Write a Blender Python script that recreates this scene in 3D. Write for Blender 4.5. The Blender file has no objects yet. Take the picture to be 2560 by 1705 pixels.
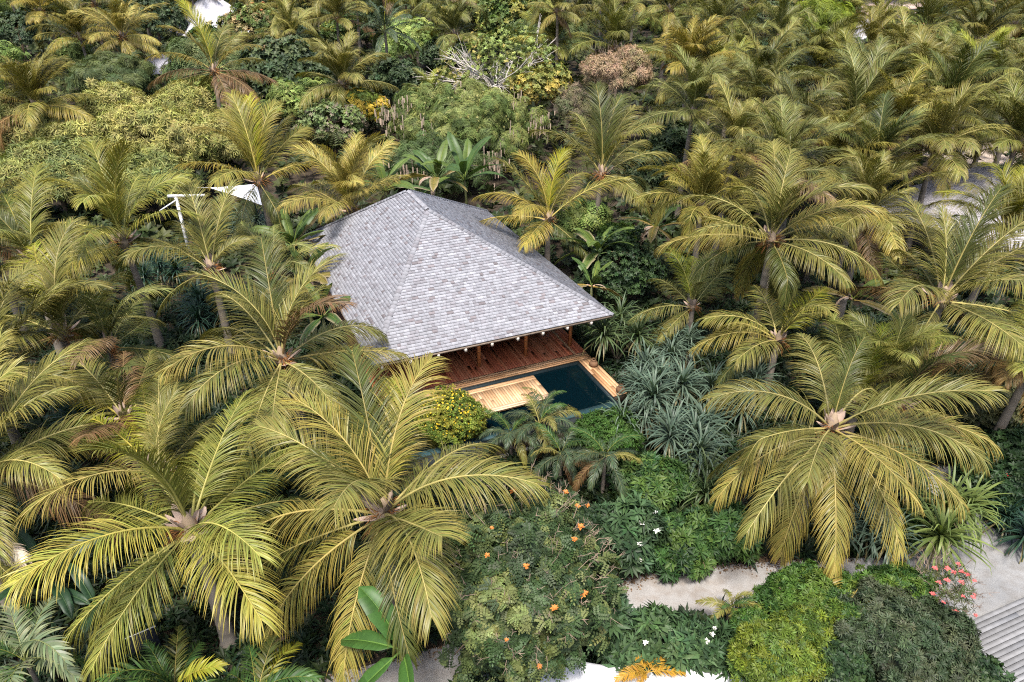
import bpy, math, random
import numpy as np
from mathutils import Vector, Matrix
from math import radians as R
C = bpy.context.scene.collection
scene = bpy.context.scene
# ---------------------------------------------------------------- camera, sky, sun, exposure
cam = bpy.data.cameras.new('camera'); camo = bpy.data.objects.new('camera', cam); C.objects.link(camo)
camo.location = (0, 0, 17.64); camo.rotation_euler = (R(90 - 30.19), 0, 0)
cam.sensor_width = 36; cam.lens = 1800.7 / 2560 * 36; cam.clip_end = 2000; cam.clip_start = .1
scene.camera = camo
SUN_EL, SUN_AZ = R(66), R(188)          # azimuth clockwise from +Y
world = bpy.data.worlds.new('World'); scene.world = world; world.use_nodes = True
wn = world.node_tree; bg = wn.nodes['Background']
sky = wn.nodes.new('ShaderNodeTexSky'); sky.sky_type = 'NISHITA'; sky.sun_disc = False
sky.sun_elevation = SUN_EL; sky.sun_rotation = SUN_AZ; sky.dust_density = 3.0; sky.ozone_density = 1.0
wn.links.new(sky.outputs[0], bg.inputs[0]); bg.inputs[1].default_value = .055
sd = Vector((math.sin(SUN_AZ) * math.cos(SUN_EL), math.cos(SUN_AZ) * math.cos(SUN_EL), math.sin(SUN_EL)))
sun = bpy.data.lights.new('sun', 'SUN'); sun.energy = 1.5; sun.angle = R(14); sun.color = (1, .95, .88)
suno = bpy.data.objects.new('sun', sun); C.objects.link(suno)
suno.rotation_euler = sd.to_track_quat('Z', 'Y').to_euler(); suno.location = (0, 0, 60)
scene.view_settings.view_transform = 'Standard'; scene.view_settings.look = 'None'
scene.view_settings.gamma = 1; scene.view_settings.use_curve_mapping = False
scene.view_settings.exposure = 2.1
cy = scene.cycles
cy.max_bounces = 5; cy.diffuse_bounces = 1; cy.glossy_bounces = 2; cy.transmission_bounces = 3; cy.transparent_max_bounces = 4
cy.caustics_reflective = False; cy.caustics_refractive = False
cy.filter_width = 1.1
cy.use_denoising = False
# ---------------------------------------------------------------- where things stand (metres; fronds: azimuth, elevation, droop, length, side sweep, hue)
HERO = [
{"n": "front_right", "label": "large golden green coconut palm beside the pale path, fronds spread in a full star", "C": [9.5, 17.23, 4.6], "zg": 0.0, "L": 4.3, "f": [[3.1, 0.793, 1.207, 4.122, 0.102, "n"], [1.546, 0.726, 1.086, 4.211, 0.008, "n"], [0.857, 0.279, 1.253, 4.675, -0.231, "n"], [-0.613, 0.95, 0.69, 4.401, 0.027, "n"], [-0.277, 0.517, 1.066, 4.495, -0.021, "y"], [-0.54, 0.621, 1.198, 4.131, -0.061, "n"], [-0.883, 0.301, 0.899, 3.943, 0.013, "y"], [-1.269, -0.017, 0.986, 3.97, -0.083, "y"], [-1.402, 0.358, 0.515, 3.769, -0.018, "y"], [-1.766, -0.398, 0.665, 4.217, 0.068, "y"], [-2.298, -0.7, 1.012, 4.482, 0.019, "y"], [-2.185, 0.437, 0.586, 3.879, 0.14, "n"], [-2.947, -0.156, 0.923, 4.099, 0.118, "y"], [2.699, -0.429, 0.728, 4.277, 0.017, "n"], [-2.388, -0.04, 0.718, 4.485, -0.039, "n"]]},
{"n": "bright_upright_behind", "label": "young coconut palm with bright yellow-green upright fronds, directly behind the big palm beside the path", "C": [12.11, 20.72, 3.2], "zg": 0.0, "L": 3.2, "f": [[1.435, 0.803, 0.753, 3.387, -0.167, "d"], [0.949, 1.498, 1.319, 3.061, -0.013, "v"], [0.653, 1.072, 1.062, 3.274, 0.034, "n"], [1.647, 0.407, 0.333, 3.322, -0.181, "d"], [1.863, 0.321, 0.87, 3.191, -0.013, "n"], [1.724, 0.644, 0.318, 3.589, -0.305, "n"], [-2.369, 1.52, 0.956, 3.209, 0.043, "v"]]},
{"n": "second_upright_behind", "label": "young coconut palm with a dark broad yellow tipped upright frond, below drooping brown fronds", "C": [13.38, 20.29, 3.2], "zg": 0.0, "L": 3.6, "f": [[1.218, 1.059, 1.047, 3.73, -0.088, "n"], [0.794, 0.934, 0.903, 3.477, 0.081, "v"], [-1.57, 1.52, 1.1, 3.665, -0.004, "d"], [-0.376, 1.52, 1.366, 3.735, -0.06, "b"], [1.265, 0.437, 0.711, 3.6, -0.171, "n"], [0.383, 0.564, 1.031, 3.745, -0.025, "n"]]},
{"n": "front_middle", "label": "large coconut palm with a pale pinkish crown heart, standing left of the orange flowered tree", "C": [-3.28, 13.73, 4.5], "zg": 0.0, "L": 4.7, "f": [[1.917, 1.253, 0.952, 4.506, 0.001, "d"], [1.269, 1.289, 1.37, 4.697, -0.079, "y"], [1.682, 0.757, 1.248, 5.152, -0.21, "v"], [2.648, 1.347, 1.143, 3.955, 0.052, "y"], [2.791, 0.863, 0.899, 4.118, -0.049, "n"], [3.034, 0.122, 1.253, 5.089, 0.042, "y"], [-3.183, -0.394, 0.415, 4.665, -0.185, "n"], [-2.7, -0.331, 0.883, 4.606, 0.073, "y"], [-1.867, -0.416, 0.853, 4.148, 0.036, "y"], [-1.097, 0.72, 1.13, 4.824, -0.199, "n"], [-1.067, 0.636, 0.131, 4.393, 0.08, "n"], [0.91, 0.358, 1.123, 4.702, -0.072, "n"], [-0.246, 0.92, 1.248, 4.624, 0.122, "n"], [-1.656, 1.271, 1.148, 4.605, 0.0, "n"], [1.581, 0.152, 0.691, 4.628, -0.085, "n"], [1.478, 0.254, 1.175, 4.864, -0.067, "n"], [2.369, 0.065, 0.51, 4.783, -0.19, "n"]]},
{"n": "front_left", "label": "large coconut palm at lower left with long fronds sweeping left over the striped leafed palms", "C": [-8.08, 13.27, 4.4], "zg": 0.0, "L": 4.7, "f": [[-2.114, 0.829, 0.922, 4.349, 0.053, "y"], [-1.919, -0.023, 0.683, 3.632, -0.066, "n"], [-2.502, -0.378, 0.603, 3.545, -0.07, "n"], [-2.652, -0.397, 0.404, 4.226, 0.015, "n"], [-0.841, 0.459, 0.704, 4.526, -0.02, "y"], [-0.656, 0.811, 1.031, 3.789, -0.057, "n"], [2.714, 0.107, 0.574, 3.937, 0.032, "n"], [-1.702, 1.52, 0.89, 4.561, -0.046, "n"], [1.513, 0.176, 1.078, 4.62, -0.18, "n"], [1.186, 0.039, 0.413, 4.58, 0.022, "n"], [1.447, 0.617, 0.779, 4.637, 0.132, "n"], [1.802, 0.255, 0.787, 4.735, 0.054, "n"], [2.296, 0.297, 1.102, 4.48, 0.166, "n"], [1.866, -0.198, 0.28, 4.597, 0.223, "n"]]},
{"n": "spear_behind", "label": "coconut palm with a bright yellow spear, just above the big lower left palm", "C": [-10.07, 15.84, 4.0], "zg": 0.0, "L": 3.8, "f": [[2.022, 0.682, 0.892, 3.678, 0.048, "v"], [2.544, 0.541, 0.963, 3.908, 0.032, "v"], [1.789, 0.186, 0.522, 3.798, 0.115, "d"], [-2.106, 0.831, 1.168, 3.894, -0.009, "y"], [1.808, 0.697, 0.708, 3.688, 0.158, "n"], [2.573, 0.205, 0.574, 3.537, -0.045, "b"], [1.476, 0.003, 0.409, 3.754, 0.133, "n"]]},
{"n": "left_of_spear", "label": "coconut palm with one broad yellowish frond folded left, behind the yellow spear topped palm", "C": [-12.44, 18.76, 3.8], "zg": 0.0, "L": 3.6, "f": [[2.715, 0.458, 1.019, 3.736, -0.007, "v"], [2.488, 0.843, 1.032, 3.438, 0.052, "n"], [1.655, 0.241, 0.254, 3.597, 0.188, "n"], [1.917, 0.552, 0.752, 3.398, 0.106, "b"], [-0.789, 1.431, 1.137, 3.682, 0.148, "d"], [-1.32, 0.581, 0.221, 3.538, -0.024, "b"], [1.47, 0.172, 0.722, 3.526, 0.115, "n"]]},
{"n": "left_of_house", "label": "coconut palm left of the shingled roof with two fronds reaching over the shingles", "C": [-7.9, 21.04, 4.6], "zg": 0.0, "L": 4.5, "f": [[1.889, 1.284, 1.095, 4.803, 0.029, "d"], [0.754, 1.407, 1.256, 4.318, 0.023, "n"], [0.788, 0.385, 1.295, 4.569, -0.058, "n"], [0.436, 0.007, 0.553, 4.555, 0.134, "y"], [-2.22, 0.876, 1.166, 4.474, 0.009, "y"], [-1.97, 0.681, 1.18, 4.511, -0.003, "n"], [3.01, 1.497, 1.504, 4.497, -0.063, "n"], [1.573, -0.534, 0.877, 4.34, 0.035, "n"], [-1.541, 0.12, 0.531, 4.318, -0.016, "n"], [-1.382, 0.129, 0.475, 3.978, -0.032, "n"], [2.506, 0.393, 1.146, 4.558, 0.084, "n"], [-0.5, 1.256, 1.172, 4.543, 0.015, "b"], [-0.816, 0.232, 0.627, 3.607, -0.048, "n"], [2.379, 0.748, 1.06, 4.415, 0.059, "n"], [1.697, 0.554, 0.786, 4.636, 0.259, "n"]]},
{"n": "right_of_house", "label": "broad coconut palm right of the roof with an orange-brown flower cluster at its heart", "C": [10.55, 27.42, 6.4], "zg": 0.0, "L": 4.4, "f": [[2.774, 0.853, 1.416, 4.843, 0.024, "n"], [-2.658, 0.612, 0.833, 4.319, -0.039, "n"], [3.022, 0.196, 0.733, 4.52, -0.032, "y"], [1.578, -0.54, 1.041, 4.416, -0.008, "y"], [0.999, -0.665, 0.634, 4.355, -0.064, "n"], [0.45, 0.275, 1.452, 4.692, -0.011, "n"], [-0.22, 0.898, 1.272, 4.586, 0.027, "y"], [-1.14, 0.246, 0.633, 4.059, -0.001, "n"], [-0.489, 0.315, 1.194, 4.723, -0.03, "n"], [1.155, 1.465, 1.261, 4.193, 0.007, "n"], [1.471, 1.257, 1.037, 4.666, -0.072, "n"], [-1.328, 1.423, 1.147, 4.244, -0.048, "n"], [1.653, 0.741, 1.275, 4.532, 0.044, "n"], [-0.548, 1.316, 1.413, 4.489, -0.011, "n"], [2.057, 0.033, 0.288, 4.385, -0.051, "n"], [0.227, 0.415, 1.362, 4.688, 0.113, "n"]]},
{"n": "far_right", "label": "coconut palm at the right edge, a dry brown frond stretched left over deep shade", "C": [15.23, 22.8, 6.0], "zg": 0.0, "L": 4.5, "f": [[1.654, 0.927, 0.785, 4.727, -0.07, "n"], [1.106, 1.035, 1.247, 4.446, -0.09, "d"], [0.699, 1.363, 0.893, 4.49, 0.025, "d"], [0.336, 0.992, 0.668, 4.491, 0.037, "n"], [0.163, 0.798, 0.593, 4.342, 0.078, "n"], [-1.383, 0.897, 0.842, 4.512, 0.087, "n"], [-0.014, -0.08, 0.301, 4.148, -0.037, "n"], [0.598, -0.214, 0.755, 4.516, 0.023, "n"], [-1.568, 0.302, 0.354, 4.359, 0.019, "n"], [1.671, 0.015, 0.013, 4.296, -0.098, "n"], [1.968, -0.14, 0.447, 4.463, -0.05, "b"], [1.447, 0.207, 0.489, 4.757, -0.074, "y"], [-2.539, 0.698, 0.935, 4.582, 0.279, "n"], [-0.098, -0.448, 0.449, 4.368, -0.041, "b"], [1.169, 0.694, 1.051, 3.92, 0.008, "n"]]},
{"n": "left_orange_heart", "label": "coconut palm with a rust-red heart, standing left of the white shade sail", "C": [-16.85, 29.15, 5.6], "zg": 0.0, "L": 4.3, "f": [[-1.363, 1.493, 1.681, 4.436, -0.07, "n"], [2.099, 1.52, 1.093, 4.631, 0.091, "n"], [-0.435, 1.52, 0.771, 4.885, 0.023, "y"], [3.092, 1.502, 1.604, 4.179, 0.017, "y"], [0.261, 1.224, 1.182, 4.253, 0.007, "n"], [1.605, 0.978, 1.117, 4.266, 0.064, "n"], [-3.309, 0.516, 1.0, 4.276, -0.002, "y"], [-1.685, 0.338, 0.624, 4.192, -0.05, "y"], [2.151, -0.49, 0.759, 4.273, 0.028, "n"], [-0.176, 0.868, 1.138, 4.263, 0.017, "n"], [-1.453, 0.913, 1.555, 4.698, 0.051, "n"]]},
{"n": "sail_front", "label": "coconut palm with dark upright middle frond in front of the white shade sail", "C": [-12.98, 28.43, 4.6], "zg": 0.0, "L": 4.0, "f": [[1.771, 0.959, 1.04, 4.162, 0.105, "d"], [2.302, 0.869, 1.122, 3.802, 0.13, "n"], [-2.241, 1.056, 1.321, 4.075, 0.05, "n"], [1.348, 1.103, 0.726, 4.299, 0.068, "n"], [2.085, 1.451, 1.178, 4.362, -0.036, "n"], [2.737, 0.514, 0.648, 4.002, 0.031, "n"], [1.473, 0.399, 0.718, 4.009, 0.108, "n"]]},
{"n": "mid_left", "label": "big coconut palm at the left with a pale upright frond and green spear", "C": [-16.42, 22.86, 4.6], "zg": 0.0, "L": 4.3, "f": [[2.305, 1.022, 1.245, 4.374, 0.06, "n"], [1.517, 1.461, 1.212, 4.557, -0.022, "n"], [2.713, 0.151, 0.435, 4.123, -0.066, "n"], [-1.487, 1.285, 0.885, 4.379, 0.096, "n"], [1.455, 0.329, 0.434, 4.226, 0.041, "n"], [2.216, 1.172, 1.27, 4.422, -0.15, "v"], [-0.424, 1.223, 1.196, 4.17, -0.038, "n"], [-1.38, 0.651, 0.532, 3.988, -0.022, "n"], [2.804, -0.336, 0.386, 4.093, -0.02, "b"], [1.901, -0.135, 1.039, 4.229, 0.121, "n"]]},
{"n": "mid_left_low", "label": "smaller coconut palm with a plain upright frond, left of the dark strap leaved clump", "C": [-15.13, 23.3, 3.8], "zg": 0.0, "L": 3.8, "f": [[1.595, 0.393, 0.729, 3.722, 0.023, "n"], [1.5, -0.091, 0.167, 3.561, 0.213, "n"], [0.039, 1.33, 1.416, 3.858, 0.006, "n"], [-1.038, 1.52, 1.05, 3.736, 0.023, "n"], [-1.304, 0.802, 0.96, 3.759, 0.032, "b"]]},
{"n": "left_edge", "label": "coconut palm at the left edge below the bamboo, two dark stiff fronds leaning left", "C": [-20.04, 27.7, 5.4], "zg": 0.0, "L": 4.2, "f": [[2.244, 1.038, 1.195, 4.349, 0.053, "d"], [1.67, 1.088, 0.772, 4.597, 0.158, "n"], [-1.181, 0.99, 0.757, 4.201, -0.08, "n"], [1.574, 0.22, 0.362, 4.105, 0.11, "n"], [1.674, -0.038, 0.336, 4.192, 0.082, "n"], [2.626, -0.187, 0.388, 3.983, 0.012, "n"]]},
{"n": "behind_roof_tall", "label": "dark green coconut palm rising behind the right slope of the roof with steep upright fronds", "C": [4.67, 36.81, 6.2], "zg": 0.0, "L": 4.4, "f": [[1.754, 1.52, 1.048, 4.94, -0.069, "d"], [1.121, 1.52, 1.25, 4.645, -0.033, "d"], [-0.697, 1.288, 1.2, 4.392, 0.009, "n"], [0.792, 0.614, 0.804, 4.165, 0.011, "n"], [-3.094, 1.035, 1.098, 4.572, -0.038, "n"], [1.963, 0.943, 0.804, 4.443, -0.063, "n"], [-1.197, 0.283, 0.769, 4.412, 0.02, "n"], [0.333, 0.544, 0.823, 4.155, -0.023, "n"], [1.946, 0.335, 0.22, 4.531, -0.218, "n"], [0.934, 1.156, 1.031, 4.675, 0.052, "n"]]},
{"n": "roof_leaner", "label": "coconut palm whose lowest fronds rest on the right slope of the roof", "C": [1.83, 34.62, 4.6], "zg": 0.0, "L": 3.7, "f": [[2.402, 1.474, 1.204, 3.886, 0.011, "y"], [1.101, 1.52, 1.13, 3.841, -0.016, "v"], [2.75, 1.086, 0.687, 3.998, -0.028, "n"], [3.075, 0.815, 1.231, 4.067, 0.031, "y"], [-2.067, 0.899, 1.211, 3.753, 0.025, "y"], [-3.127, 0.214, 0.649, 3.893, -0.024, "y"], [-1.869, 0.252, 0.591, 3.728, -0.131, "y"], [0.023, 0.794, 0.672, 4.475, -0.001, "n"], [1.217, 0.777, 1.473, 4.055, 0.131, "n"], [1.472, 0.146, 0.926, 3.697, 0.135, "n"], [0.8, 1.16, 1.66, 4.103, -0.021, "n"]]},
{"n": "above_sail", "label": "coconut palm with tall bright fronds directly above the white shade sail", "C": [-13.34, 36.98, 5.8], "zg": 0.0, "L": 4.3, "f": [[-2.634, 1.466, 1.301, 4.15, -0.004, "y"], [-2.433, 0.747, 0.782, 4.152, -0.008, "y"], [2.149, 1.52, 1.004, 4.855, 0.085, "n"], [1.792, 1.52, 1.045, 4.662, 0.012, "v"], [1.218, 1.382, 1.009, 4.566, 0.037, "n"], [1.158, 1.055, 0.82, 4.261, 0.034, "n"], [0.257, 0.488, 0.772, 4.427, 0.013, "y"], [0.983, 0.792, 0.71, 4.429, 0.065, "n"], [-1.727, 0.712, 0.986, 4.318, -0.03, "n"], [2.42, 1.423, 1.256, 4.565, -0.024, "n"]]},
{"n": "upper_left", "label": "tall coconut palm in the upper left with a brown skirt of old fronds", "C": [-22.09, 56.24, 8.02], "zg": 0.82, "L": 4.5, "f": [[2.595, 1.52, 0.887, 5.274, -0.0, "v"], [-2.915, 1.346, 1.239, 4.691, -0.013, "y"], [-2.69, 0.778, 1.138, 4.681, 0.031, "y"], [-2.655, 0.296, 0.961, 4.753, 0.006, "b"], [-2.547, -0.043, 0.447, 4.512, -0.017, "n"], [-0.095, 0.915, 1.072, 4.432, -0.008, "y"], [0.057, 0.12, 0.666, 4.474, 0.002, "b"], [-0.548, -0.041, 0.706, 4.48, -0.002, "b"], [-1.018, -0.107, 0.703, 4.504, -0.049, "b"], [1.387, 1.122, 1.026, 4.66, 0.039, "n"], [2.292, -0.29, 0.808, 4.478, -0.028, "n"], [1.077, 0.927, 0.884, 4.546, 0.028, "n"], [0.886, 0.39, 0.78, 4.431, 0.03, "n"]]},
{"n": "right_small", "label": "small bright coconut palm in front of the roof corner with a lime green upright heart", "C": [7.91, 28.05, 3.0], "zg": 0.0, "L": 3.0, "f": [[2.048, 1.237, 1.132, 3.114, -0.003, "v"], [1.446, 0.958, 0.995, 2.885, -0.02, "v"], [1.598, 0.512, 1.041, 3.004, -0.002, "n"], [2.065, 0.43, 0.872, 3.031, -0.0, "y"], [-2.838, 0.344, 0.883, 3.04, 0.022, "y"], [0.604, 0.865, 0.798, 2.927, 0.087, "n"], [0.775, 0.382, 0.94, 2.976, -0.046, "y"], [-3.203, -0.514, 0.857, 2.984, 0.022, "y"], [1.142, -0.437, 0.689, 2.991, -0.017, "n"], [1.028, 1.252, 1.1, 3.024, 0.021, "n"]]},
{"n": "mid_right_low", "label": "orange hearted coconut palm with one long frond arching left above the blue-green strap clumps", "C": [10.45, 24.45, 3.4], "zg": 0.0, "L": 3.6, "f": [[1.085, 0.653, 0.996, 3.607, -0.023, "d"], [0.698, 0.684, 0.773, 3.656, 0.086, "v"], [-1.276, 1.389, 1.293, 3.639, -0.03, "n"], [1.637, 0.646, 0.931, 3.529, -0.024, "n"], [-2.913, 0.532, 1.192, 3.762, -0.044, "y"], [2.162, 0.195, 1.606, 4.156, -0.073, "y"], [1.438, 0.239, 0.643, 3.536, -0.125, "n"], [-2.324, 0.457, 0.676, 3.547, -0.066, "n"], [-2.982, 0.833, 1.089, 3.649, 0.007, "n"]]},
{"n": "roof_left_low", "label": "young coconut palm squeezed between the tall palm and the left eave of the roof", "C": [-10.98, 30.73, 3.4], "zg": 0.0, "L": 3.2, "f": [[-0.56, 1.273, 1.511, 3.412, -0.007, "n"], [2.466, 0.983, 0.848, 3.274, -0.098, "n"], [1.857, 0.939, 1.085, 3.201, -0.08, "n"], [-0.728, 0.874, 1.327, 3.275, -0.006, "n"], [0.108, 0.863, 1.066, 3.28, -0.003, "y"], [2.477, 0.501, 0.841, 3.188, -0.003, "n"]]}]
GEN = [
[11.04, 44.95, 7.51, 0.31, 4.2, 0.97, "coconut palm with steep fronds beside the right side of the pink-brown dry tree", "n", 20, "coconut palms of the grove"],
[15.84, 40.86, 7.53, 0.13, 4.0, 1.02, "dark centred coconut palm below the bright green round tree, fronds bunched upright", "d", 20, "coconut palms of the grove"],
[15.43, 46.64, 7.59, 0.39, 4.0, 0.72, "coconut palm with drooping greyish fronds, left of the dark centred upright palm", "n", 20, "coconut palms of the grove"],
[21.21, 52.58, 8.66, 0.66, 4.0, 0.92, "coconut palm standing just under the bright green round tree", "n", 20, "coconut palms of the grove"],
[21.99, 46.11, 7.97, 0.37, 4.0, 1.07, "narrow upright coconut palm right of the bright green round tree, second row down", "d", 20, "coconut palms of the grove"],
[25.97, 44.2, 7.48, 0.28, 4.6, 0.77, "spreading coconut palm with dark upright centre at the upper right edge of the grove", "d", 20, "coconut palms of the grove"],
[23.42, 39.92, 6.69, 0.09, 4.3, 0.62, "coconut palm with salmon pink heart in front of the grey thatched roof", "n", 20, "coconut palms of the grove"],
[18.43, 36.31, 6.4, 0.0, 3.8, 1.07, "dark upright coconut palm between the broad star palm and the grey thatched roof", "d", 20, "coconut palms of the grove"],
[12.91, 34.16, 7.0, 0.0, 4.2, 0.92, "pale silvery coconut palm directly behind the broad palm right of the roof", "n", 20, "coconut palms of the grove"],
[9.15, 33.46, 5.6, 0.0, 3.6, 0.97, "coconut palm with a rust coloured heart beside the banana plant right of the roof", "n", 20, "coconut palms of the grove"],
[16.55, 32.27, 5.6, 0.0, 3.8, 0.57, "pinkish hearted coconut palm with a folded round frond, right of the broad palm", "n", 20, "coconut palms of the grove"],
[31.12, 50.57, 8.17, 0.57, 4.2, 0.82, "coconut palm with a bright yellow young frond near the upper right edge", "v", 20, "coconut palms of the grove"],
[35.82, 59.37, 9.56, 0.96, 4.2, 0.92, "coconut palm with one dark fan of young fronds near the top right corner", "d", 20, "coconut palms of the grove"],
[42.28, 65.83, 10.05, 1.25, 4.2, 0.72, "coconut palm with orange heart in the top right corner", "n", 20, "coconut palms of the grove"],
[16.43, 49.44, 8.51, 0.51, 3.9, 0.97, "coconut palm with a slim dark upright fan, left of the bright green round tree", "d", 20, "coconut palms of the grove"],
[11.87, 51.38, 9.0, 0.6, 4.0, 0.92, "yellowish upright coconut palm right of the top centre palm", "y", 20, "coconut palms of the grove"],
[16.61, 62.79, 9.92, 1.12, 4.0, 0.72, "greyish coconut palm at the top between the round tree and the palm with stiff leaves", "n", 20, "coconut palms of the grove"],
[21.34, 62.28, 9.49, 1.09, 3.6, 0.72, "coconut palm just left of the bright green round tree, near the top", "n", 20, "coconut palms of the grove"],
[22.19, 50.31, 8.35, 0.55, 3.6, 0.82, "coconut palm hugging the lower right of the bright green round tree", "n", 20, "coconut palms of the grove"],
[28.53, 55.61, 8.59, 0.79, 3.8, 0.77, "coconut palm below the bare sandy clearing at the upper right", "n", 20, "coconut palms of the grove"],
[27.99, 40.05, 6.89, 0.09, 4.2, 0.67, "coconut palm cut by the right edge, above the grey thatched roof", "n", 20, "coconut palms of the grove"],
[28.93, 51.18, 8.19, 0.59, 3.6, 0.62, "coconut palm with yellow-brown dying fronds at the upper right", "b", 20, "coconut palms of the grove"],
[22.25, 30.61, 5.6, 0.0, 3.8, 0.97, "right edge coconut palm with a bright yellow spear before the thatched roof", "v", 20, "coconut palms of the grove"],
[16.47, 36.93, 6.6, 0.0, 3.8, 0.72, "greyish coconut palm wedged between the silvery palm and the dark upright palm", "n", 20, "coconut palms of the grove"],
[12.3, 39.67, 6.88, 0.08, 3.8, 0.72, "coconut palm between the pink-brown dry tree and the silvery palm", "n", 20, "coconut palms of the grove"],
[22.27, 42.23, 7.19, 0.19, 3.8, 0.72, "coconut palm in the middle of the crowded right hand grove", "n", 20, "coconut palms of the grove"],
[-52.21, 87.17, 9.01, 2.21, 4.6, 0.15, "star shaped coconut palm with orange heart in the top left corner", "y", 20, "coconut palms of the grove"],
[-41.91, 75.24, 7.88, 1.68, 4.3, 1.12, "dark narrow upright coconut palm near the top left", "d", 20, "coconut palms of the grove"],
[-37.0, 73.61, 8.2, 1.6, 4.9, 0.2, "drooping coconut palm with a rusty heart, left of the tall upper left palm", "y", 20, "coconut palms of the grove"],
[-31.71, 49.38, 6.91, 0.51, 4.6, 1.22, "tall coconut palm at the left edge above the bamboo thicket", "n", 20, "coconut palms of the grove"],
[-21.6, 75.48, 7.69, 1.69, 4.2, 1.07, "slim upright palm at the top left of the orange flowering shrub", "y", 20, "coconut palms of the grove"],
[-13.71, 60.9, 6.23, 1.03, 4.6, 0.77, "coconut palm left of the dark royal palm, above the yellow flowered shrubs", "n", 20, "coconut palms of the grove"],
[-24.74, 88.25, 9.26, 2.26, 4.6, 0.2, "coconut palm at the top edge above the orange flowering shrub", "n", 20, "coconut palms of the grove"],
[-18.34, 82.24, 8.79, 1.99, 4.6, 0.72, "coconut palm at the top edge, left of the dark royal palm", "n", 20, "coconut palms of the grove"],
[-5.58, 75.45, 8.09, 1.69, 4.8, 0.72, "grey-green coconut palm right of the dark royal palm", "n", 20, "coconut palms of the grove"],
[-6.12, 56.92, 6.05, 0.85, 2.4, 1.12, "small young palm with a few lime upright fronds, below the dark royal palm", "v", 9, "coconut palms of the grove"],
[4.11, 75.07, 7.27, 1.67, 4.6, 0.82, "coconut palm left of the top centre palm, behind the white branched tree", "n", 20, "coconut palms of the grove"],
[9.44, 70.18, 7.65, 1.45, 5.0, 0.77, "large coconut palm at the top centre above the pink-brown dry tree", "n", 20, "coconut palms of the grove"],
[4.18, 72.77, 10.36, 1.56, 4.0, 0.72, "coconut palm at the top edge, right of the dark yellow-speckled tree", "n", 20, "coconut palms of the grove"],
[14.55, 72.65, 10.56, 1.56, 4.0, 0.72, "coconut palm at the top edge, right of the large top centre palm", "n", 20, "coconut palms of the grove"],
[-10.69, 88.25, 9.26, 2.26, 4.6, 0.72, "coconut palm at the top edge directly behind the dark royal palm", "n", 20, "coconut palms of the grove"],
[-6.3, 81.2, 11.14, 1.94, 4.0, 0.72, "coconut palm cut by the top edge, left of the dark yellow-speckled tree", "n", 20, "coconut palms of the grove"],
[-8.71, 37.01, 4.2, 0.0, 4.4, 1.17, "coconut palm tucked against the back left corner of the roof", "y", 18, "coconut palms of the grove"],
[-17.16, 19.99, 4.4, 0.0, 4.2, 0.52, "coconut palm mostly outside the left edge with dry fronds hanging in", "n", 20, "coconut palms of the grove"],
[-15.13, 15.88, 4.0, 0.0, 4.4, 0.52, "coconut palm outside the left edge, one greyish frond reaching in over black shade", "n", 20, "coconut palms of the grove"],
[-14.06, 13.6, 3.6, 0.0, 1.8, -0.2, "palm outside the left edge with a white bleached dry frond", "w", 9, "coconut palms of the grove"],
[-23.4, 30.05, 5.2, 0.0, 4.0, 0.62, "coconut palm outside the left edge below the bamboo thicket", "n", 20, "coconut palms of the grove"],
[17.24, 20.22, 4.6, 0.0, 3.6, 0.1, "coconut palm outside the right edge with rusty dead fronds hanging down", "b", 16, "coconut palms of the grove"],
[13.1, 21.15, 4.0, 0.0, 3.0, 0.82, "low young palm in the shade behind the bright upright palms", "n", 12, "coconut palms of the grove"],
[36.18, 77.06, 8.76, 1.76, 4.3, 0.52, "distant coconut palm in the crowded far rows of the grove", "n", 16, "far coconut palms"],
[36.84, 85.18, 9.12, 2.12, 4.6, 0.62, "distant coconut palm in the crowded far rows of the grove", "n", 16, "far coconut palms"],
[39.74, 74.66, 8.65, 1.65, 4.8999999999999995, 0.72, "distant coconut palm in the crowded far rows of the grove", "n", 16, "far coconut palms"],
[49.24, 88.25, 9.26, 2.26, 4.3, 0.82, "distant coconut palm in the crowded far rows of the grove", "n", 16, "far coconut palms"],
[26.4, 88.25, 9.26, 2.26, 4.6, 0.52, "distant coconut palm in the crowded far rows of the grove", "n", 16, "far coconut palms"],
[19.9, 85.18, 9.12, 2.12, 4.8999999999999995, 0.62, "distant coconut palm in the crowded far rows of the grove", "n", 16, "far coconut palms"],
[14.23, 91.52, 9.41, 2.41, 4.3, 0.72, "distant coconut palm in the crowded far rows of the grove", "n", 16, "far coconut palms"],
[11.16, 100.79, 9.83, 2.83, 4.6, 0.82, "distant coconut palm in the crowded far rows of the grove", "n", 16, "far coconut palms"],
[0.17, 102.86, 9.92, 2.92, 4.8999999999999995, 0.52, "distant coconut palm in the crowded far rows of the grove", "n", 16, "far coconut palms"],
[-15.49, 98.8, 9.74, 2.74, 4.3, 0.62, "distant coconut palm in the crowded far rows of the grove", "n", 16, "far coconut palms"],
[-18.26, 93.25, 9.49, 2.49, 4.6, 0.72, "distant coconut palm in the crowded far rows of the grove", "n", 16, "far coconut palms"],
[-25.13, 100.79, 9.83, 2.83, 4.8999999999999995, 0.82, "distant coconut palm in the crowded far rows of the grove", "n", 16, "far coconut palms"],
[-34.58, 102.86, 9.92, 2.92, 4.3, 0.52, "distant coconut palm in the crowded far rows of the grove", "n", 16, "far coconut palms"],
[-39.78, 98.8, 9.74, 2.74, 4.6, 0.62, "distant coconut palm in the crowded far rows of the grove", "n", 16, "far coconut palms"],
[-44.89, 96.88, 9.65, 2.65, 4.8999999999999995, 0.72, "distant coconut palm in the crowded far rows of the grove", "n", 16, "far coconut palms"],
[-48.12, 91.52, 9.41, 2.41, 4.3, 0.82, "distant coconut palm in the crowded far rows of the grove", "n", 16, "far coconut palms"],
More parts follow.
